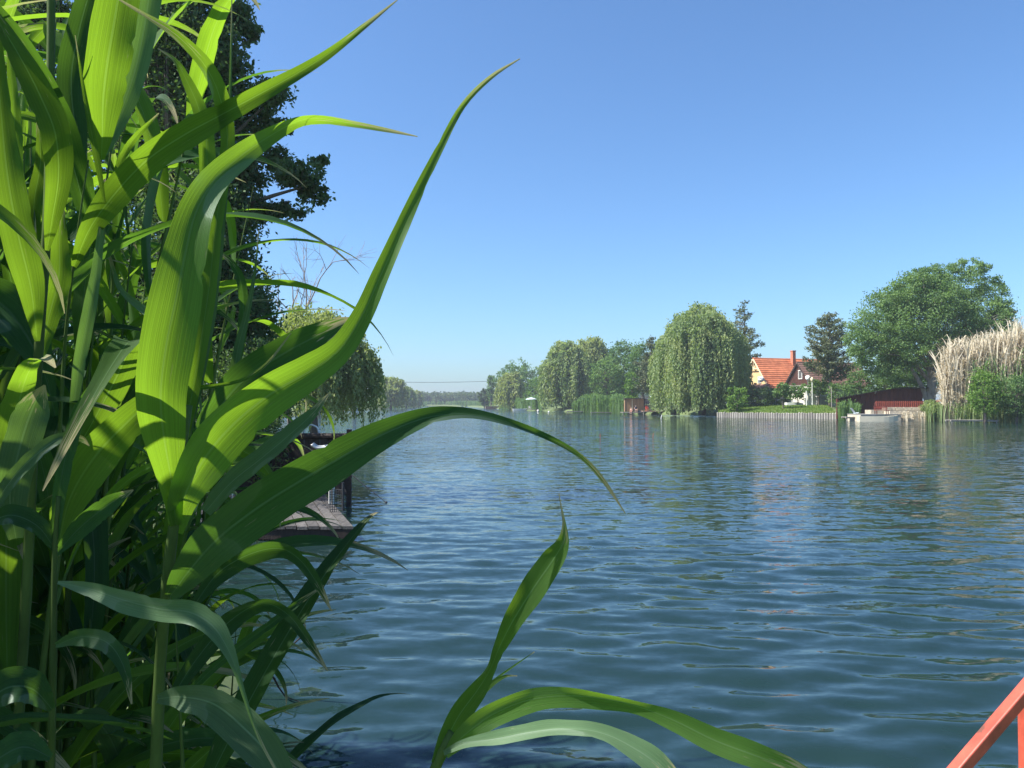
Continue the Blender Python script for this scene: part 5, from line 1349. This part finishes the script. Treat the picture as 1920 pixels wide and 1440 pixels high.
hero_leaf(A1, [(432, 740, .90, 18), (446, 655, .90, 18), (465, 580, .90, 12), (479, 500, .90, 5), (485, 432, .90, 1.5)], 'reed_glaucous', 113)
hero_leaf(A1, [(438, 720, .98, 14), (456, 600, .98, 20, 15), (452, 530, .98, 18, 20), (432, 490, .98, 12), (405, 470, .98, 3)], 'reed_shaded', 114)

# plant 2: stalk left of it
A2 = hero('giant reed with the long dark leaf slanting up across the sky', (120, 1440), 0.9)
stalk(A2, [(60, 2300, .95), (82, 1700, .94), (98, 1250, .93), (108, 900, .92), (122, 640, .90), (140, 480, .88), (157, 355, .87), (166, 300, .87)], 0.007, 0.0008, 40)
hero_leaf(A2, [(138, 500, .87, 12), (168, 430, .84, 38, 5), (215, 365, .81, 56, 10), (275, 302, .79, 58, 12), (345, 254, .78, 54, 12), (420, 213, .78, 44, 8), (495, 172, .79, 33), (560, 136, .80, 25), (620, 98, .81, 18), (682, 50, .82, 11), (745, 0, .83, 2)], 'reed', 121, n=56)
hero_leaf(A2, [(190, 300, .84, 10), (192, 250, .82, 40), (194, 185, .80, 72, 5), (203, 110, .78, 84, 5), (216, 30, .77, 82), (230, -60, .76, 74), (246, -160, .76, 50), (262, -280, .76, 4)], 'reed', 122)
hero_leaf(A2, [(198, 290, .88, 8), (222, 220, .88, 38, -10), (250, 140, .87, 50, -15), (270, 50, .86, 50, -15), (284, -40, .85, 46), (300, -150, .84, 4)], 'reed_glaucous', 123)
hero_leaf(A2, [(160, 340, .93, 10), (140, 230, .94, 46), (134, 140, .95, 54), (150, 50, .96, 46), (172, -30, .97, 34), (195, -130, .98, 3)], 'reed_shaded', 124)
hero_leaf(A2, [(196, 380, .80, 5), (184, 310, .79, 12), (170, 240, .78, 11), (154, 150, .78, 6), (141, 66, .77, 1)], 'reed', 125)
hero_leaf(A2, [(205, 350, .85, 5), (232, 290, .85, 14), (255, 256, .85, 13, 20), (298, 212, .85, 1.5)], 'reed', 126)
hero_leaf(A2, [(132, 820, .86, 8), (146, 700, .85, 22), (164, 600, .84, 26), (180, 510, .84, 19), (190, 430, .84, 12), (197, 370, .84, 1.5)], 'reed_glaucous', 127)
hero_leaf(A2, [(110, 1020, .88, 22), (130, 940, .84, 66, 10), (172, 866, .80, 82, 12), (228, 803, .78, 72, 10), (288, 750, .77, 46), (340, 731, .77, 18), (400, 724, .78, 9), (455, 712, .79, 7), (500, 682, .80, 6), (546, 624, .81, 1.5)], 'reed', 128, n=52)
hero_leaf(A2, [(104, 780, .9, 12), (80, 690, .9, 40, 10), (40, 610, .9, 90, 20), (-10, 560, .9, 90), (-80, 520, .9, 20)], 'reed_shaded', 129)
hero_leaf(A2, [(205, 480, .95, 6), (225, 540, .93, 10), (262, 575, .92, 16), (300, 605, .91, 14), (335, 640, .9, 10), (370, 670, .9, 2)][::-1], 'reed_glaucous', 130)

# plant 3: at the left edge
A3 = hero('giant reed at the left edge with a leaf bent over against the sky', (40, 1440), 0.8)
stalk(A3, [(-20, 2300, .85), (20, 1600, .84), (50, 1100, .83), (70, 700, .82), (88, 420, .82), (95, 130, .82), (96, -60, .82)], 0.0062, 0.004, 40)
hero_leaf(A3, [(88, 470, .81, 8), (98, 410, .79, 30), (110, 330, .77, 48, 5), (104, 250, .75, 58, 8), (76, 180, .74, 56, 8), (42, 115, .73, 44), (5, 52, .73, 28), (-40, -20, .73, 6)], 'reed', 131)
hero_leaf(A3, [(70, 640, .80, 10), (58, 540, .78, 50), (34, 440, .76, 64), (14, 330, .75, 60), (2, 210, .75, 40), (-6, 80, .75, 20), (-10, -40, .75, 3)], 'reed', 132)
hero_leaf(A3, [(66, 700, .86, 10), (90, 600, .86, 40), (110, 520, .86, 46), (112, 450, .86, 30), (118, 380, .86, 3)], 'reed', 133)
hero_leaf(A3, [(30, 1010, .74, 26), (20, 930, .73, 60, 15), (38, 840, .73, 68, 15), (62, 765, .74, 60, 10), (84, 722, .74, 4)], 'reed_glaucous', 134)
hero_leaf(A3, [(-20, 960, .70, 24), (25, 895, .70, 27, -15), (70, 850, .70, 27, -20), (112, 822, .71, 22, -25), (150, 822, .72, 14), (168, 836, .73, 1.5)], 'reed_glaucous', 135)
hero_leaf(A3, [(44, 420, .9, 10), (30, 330, .9, 26), (28, 240, .9, 26), (22, 150, .9, 16), (12, 60, .9, 2)], 'reed', 136)
hero_leaf(A3, [(76, 560, .92, 8), (64, 470, .92, 24), (64, 380, .92, 26), (76, 300, .92, 20), (70, 200, .92, 3)], 'reed', 137)

# plant 4: low on the left with the drooping leaves
A4 = hero('shaded giant reed low on the left with a drooping pale-tipped leaf', (100, 1440), 0.7)
stalk(A4, [(70, 2300, .72), (92, 1600, .71), (98, 1350, .70), (101, 1180, .70), (103, 1020, .70), (110, 930, .70)], 0.0055, 0.002, 34)
hero_leaf(A4, [(104, 1010, .70, 12), (112, 920, .70, 26, 10), (130, 830, .71, 30, 10), (160, 750, .72, 22), (205, 680, .73, 2)], 'reed_shaded', 147)
hero_leaf(A4, [(108, 1092, .69, 6), (165, 1104, .67, 28, 20), (230, 1126, .65, 42, 25), (300, 1143, .64, 46, 20), (355, 1148, .635, 47, 5), (398, 1172, .63, 44, -10), (425, 1212, .63, 28, -5), (444, 1258, .63, 14), (458, 1305, .63, 8), (484, 1380, .63, 6), (520, 1450, .63, 4)], 'reed_glaucous', 141, n=54)
hero_leaf(A4, [(104, 1210, .69, 10), (150, 1195, .67, 34, 20), (200, 1205, .65, 36, 15), (232, 1250, .64, 24), (247, 1320, .64, 3)], 'reed_shaded', 142)
hero_leaf(A4, [(104, 1030, .70, 12), (70, 985, .69, 36, 20), (20, 965, .68, 40, 20), (-30, 985, .68, 14)], 'reed_shaded', 143)
hero_leaf(A4, [(104, 1040, .72, 10), (150, 990, .73, 40, 10), (205, 945, .74, 36), (250, 918, .75, 3)], 'reed_shaded', 144)
hero_leaf(A4, [(98, 1330, .68, 14), (60, 1290, .66, 60, 20), (10, 1290, .65, 70, 15), (-50, 1340, .65, 20)], 'reed_shaded', 145)
hero_leaf(A4, [(96, 1420, .67, 14), (40, 1400, .66, 60, 15), (-30, 1440, .65, 40)], 'reed_shaded', 146)

# plant 5: the short shoot at the lower middle
A5 = hero('small separate reed shoot at the bottom middle over the water', (815, 1440), 0.72)
stalk(A5, [(740, 2300, .78), (780, 1700, .75), (815, 1442, .72), (832, 1405, .715), (852, 1372, .71)], 0.006, 0.005, 24)
hero_leaf(A5, [(818, 1432, .715, 22), (838, 1385, .71, 36), (862, 1340, .705, 44, 5), (895, 1295, .70, 38, 10), (920, 1255, .70, 20, 20), (936, 1215, .70, 26, 10), (964, 1160, .69, 42), (1002, 1100, .69, 54), (1036, 1050, .69, 48, -10), (1055, 1018, .69, 28), (1058, 985, .69, 9), (1052, 950, .69, 3), (1048, 925, .69, 1)], 'reed', 151, n=56)
hero_leaf(A5, [(836, 1416, .705, 14), (872, 1378, .69, 40, 10), (925, 1340, .67, 48, 15), (990, 1314, .65, 46, 20), (1060, 1306, .63, 40, 30), (1130, 1312, .62, 32, 45), (1195, 1326, .61, 26, 40), (1265, 1352, .60, 40, 15), (1340, 1388, .59, 50), (1420, 1418, .58, 50), (1500, 1448, .58, 34), (1580, 1500, .58, 3)], 'reed', 152, n=56)
hero_leaf(A5, [(832, 1412, .70, 10), (872, 1394, .68, 18, -20), (930, 1384, .66, 28, -30), (1000, 1371, .64, 32, -35), (1070, 1365, .62, 30, -35), (1130, 1374, .61, 30, -25), (1185, 1400, .60, 44, -10), (1240, 1440, .59, 50), (1310, 1520, .58, 8)], 'reed_glaucous', 153, n=50)
hero_leaf(A5, [(872, 1345, .715, 5), (902, 1302, .72, 13), (925, 1280, .72, 11), (948, 1268, .72, 6), (970, 1267, .72, 1)], 'reed', 154)
hero_leaf(A5, [(905, 1290, .73, 3), (950, 1258, .735, 4), (1002, 1222, .74, 1)], 'reed', 155)

# ---- the dense stand behind: many single plants with shared leaf shapes
def arch_leaf(seed, L_, W, up, droop, twist):
    """one reed blade in its own frame: leaves the stalk along +X"""
    n = 26; t = np.linspace(0, 1, n)
    ang = up - droop * t ** 1.6
    dx = np.cos(ang) * L_ / n; dz = np.sin(ang) * L_ / n
    r = np.random.default_rng(seed)
    y = 0.06 * L_ * np.sin(t * 2.4 + r.uniform(0, 6)) * t
    path = np.stack([np.cumsum(dx), y, np.cumsum(dz)], axis=1)
    w = W * np.minimum(1, 0.35 + t * 3.2) * np.minimum(1, (1 - t) ** 0.75 * 1.5) + 0.0012
    T = unit(np.gradient(path, axis=0)); S0 = unit(np.cross(T, np.array([0, 0.0, 1.0]) + 1e-4)); N0 = unit(np.cross(S0, T))
    tw = twist * t
    S = S0 * np.cos(tw)[:, None] + N0 * np.sin(tw)[:, None]; Nn = N0 * np.cos(tw)[:, None] - S0 * np.sin(tw)[:, None]
    return blade_mesh('leaf', path, w, S, Nn, 0.16, seed, ncross=4)
LV = []
for k in range(14):
    r_ = np.random.default_rng(300 + k)
    LV.append(arch_leaf(300 + k, r_.uniform(0.34, 0.66), r_.uniform(0.016, 0.044), r_.uniform(0.85, 1.35), r_.uniform(0.6, 2.6), r_.normal(0, 0.9)))
for me in LV: me.materials.append(M['reed'])
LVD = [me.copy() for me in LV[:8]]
for me in LVD: me.materials[0] = M['reed_shaded']  # same blades in the green that has shade mixed in
DRY = [LV[3].copy(), LV[9].copy()]
for me in DRY: me.materials[0] = M['dry_leaf']

def stem_mesh(h, seed):
    r = np.random.default_rng(seed); n = 26; t = np.linspace(0, 1, n)
    lean = r.normal(0, 0.05, 2) * h
    p = np.stack([lean[0] * t ** 2, lean[1] * t ** 2, h * t], axis=1)
    rr = np.linspace(0.0075, 0.0025, n) * (1 + 0.25 * (np.arange(n) % 3 == 0)); rr[-6:] *= np.linspace(1, 0.1, 6)
    b = MB(); b.tube(p, rr, 7); me = bpy.data.meshes.new('stalk'); me.from_pydata(np.concatenate(b.v).tolist(), [], b.f)
    me.polygons.foreach_set('use_smooth', np.ones(len(me.polygons), dtype=bool)); me.materials.append(M['stalk'])
    return me, p
SM = [stem_mesh(1.0, 400 + k) for k in range(6)]

def reed_plant(x, y, z, h, seed, label, group, leaves=9, dark=0.4, lo=0.15):
    r = np.random.default_rng(seed)
    root = empty('giant_reed', (x, y, z), label, 'reed', group)
    root.rotation_euler = (r.normal(0, 0.05), r.normal(0.03, 0.05), r.uniform(0, 6.28))
    sm, p = SM[seed % len(SM)]
    o = link('stalk', sm, None, root); o.scale = (1.0, 1.0, h)
    a0 = r.uniform(0, 6.28)
    for k in range(leaves):
        t = lo + (0.97 - lo) * (k + r.random() * 0.6) / leaves
        if t < 0.3 and r.random() < 0.55: me = DRY[r.integers(0, 2)]
        elif r.random() < dark: me = LVD[r.integers(0, len(LVD))]
        else: me = LV[r.integers(0, len(LV))]
        l = link('leaf', me, None, root)
        l.location = tuple(np.array([np.interp(t, np.linspace(0, 1, len(p)), p[:, 0]), np.interp(t, np.linspace(0, 1, len(p)), p[:, 1]), t * h]))
        l.rotation_euler = (r.normal(0, .15), r.normal(-0.05, .22), a0 + k * 2.6 + r.normal(0, .4))
        s = r.uniform(0.75, 1.15) * (0.8 + 0.3 * math.sin(t * 3.1)); l.scale = (s, s, s)
    return root
r_ = np.random.default_rng(77); placed = 0; tries = 0
while placed < 150 and tries < 4000:
    tries += 1
    d = r_.uniform(0.95, 4.2); px = r_.uniform(-330, 300) if d > 1.3 else r_.uniform(-420, 160)
    x = GX(px, d)
    if bank_z(x, d) < 0.05 and d > 1.6 and px > 260: continue
    top = r_.uniform(-30, 420) if px < 170 else r_.uniform(560, 900)
    zt = GZ(top, d); zb = max(-0.05, bank_z(x, d)) - 0.05
    if zt - zb > 3.6: zt = zb + 3.6
    reed_plant(x, d, zb, zt - zb, 500 + placed, 'giant reed stem in the dense shaded stand behind the foreground leaves', 'dense reeds behind the foreground leaves', leaves=int(r_.integers(11, 16)), dark=0.55)
    placed += 1
for k in range(9):
    d = r_.uniform(0.85, 1.25); px = r_.uniform(-160, 60); top = r_.uniform(-150, 260); x = GX(px, d)
    reed_plant(x, d, 0.3, GZ(top, d) - 0.3, 680 + k, 'slender giant reed rising close behind the left edge leaves', 'slender reeds at the left edge', leaves=14, dark=0.35)
# lower fringe of reeds that screens the bank foot
for k in range(46):
    d = r_.uniform(1.0, 3.8); px = r_.uniform(-40, 400); top = r_.uniform(900, 1180)
    x = GX(px, d); zb = max(-0.1, bank_z(x, d)) - 0.05; zt = GZ(top, d)
    if zt - zb < 0.35: continue
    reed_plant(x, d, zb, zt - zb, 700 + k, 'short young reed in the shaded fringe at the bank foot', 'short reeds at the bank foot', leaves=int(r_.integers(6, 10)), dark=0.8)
# the stand goes on beyond the left edge of the picture and shades this one
for k in range(50):
    x = r_.uniform(-3.0, -0.75); y = r_.uniform(0.3, 2.4)
    if k < 26: x = r_.uniform(-1.25, -0.80); y = r_.uniform(0.42, 0.8)  # unseen close-set plants added to throw shade on the near leaves
    if x / max(y, .1) > -0.78: x = -0.85 * y - r_.uniform(0.1, 1.5)
    zb = 0.3; reed_plant(x, y, zb, r_.uniform(1.95, 2.2) if k < 26 else r_.uniform(1.9, 2.7), 800 + k, 'giant reed of the stand just beyond the left edge', 'reeds beyond the left edge', leaves=12, dark=0.5)

rs = np.random.default_rng(31)
sb = np.array([-5.2, 0.7, 0.5])  # tree out of view, added and sized to shade the lower reeds
SL = [((0.9, -.1, 1.8), (1.2, 1.6, 1.4)), ((0, 0, 3.2), (1.5, 1.7, 1.6)), ((0.2, .9, 4.6), (1.3, 1.2, 1.1)), ((0.1, -.8, 4.8), (1.3, 1.2, 1.1)), ((-.3, 0.1, 5.7), (1.2, 1.3, 0.8)), ((0.4, 0.2, 2.0), (1.3, 1.6, 1.2))]
lobed_tree('unseen_sallow', 'unseen bushy sallow added beyond the left edge to shade the reeds', 'tree', sb, SL, 0.12, 1100, 26, M['f_green'], 65, trunk_r=0.12, spread=0.2, shell=0.2)

# ------------------------------------------------------------------ air
hz = MB().box((30, 330, 10.5), (2900, 2900, 27)).build('haze', None)
hm = bpy.data.materials.new('haze'); hm.use_nodes = True
hn = hm.node_tree.nodes; hn.remove(hn['Principled BSDF'])
pv = hn.new('ShaderNodeVolumePrincipled'); pv.inputs['Color'].default_value = (0.86, 0.92, 1.0, 1); pv.inputs['Density'].default_value = 0.00045
pv.inputs['Anisotropy'].default_value = 0.3
hm.node_tree.links.new(pv.outputs[0], hn['Material Output'].inputs['Volume'])
hz.data.materials.clear(); hz.data.materials.append(hm); hz['kind'] = 'stuff'; hz['label'] = 'thin pale summer haze over the water'; hz['category'] = 'haze'
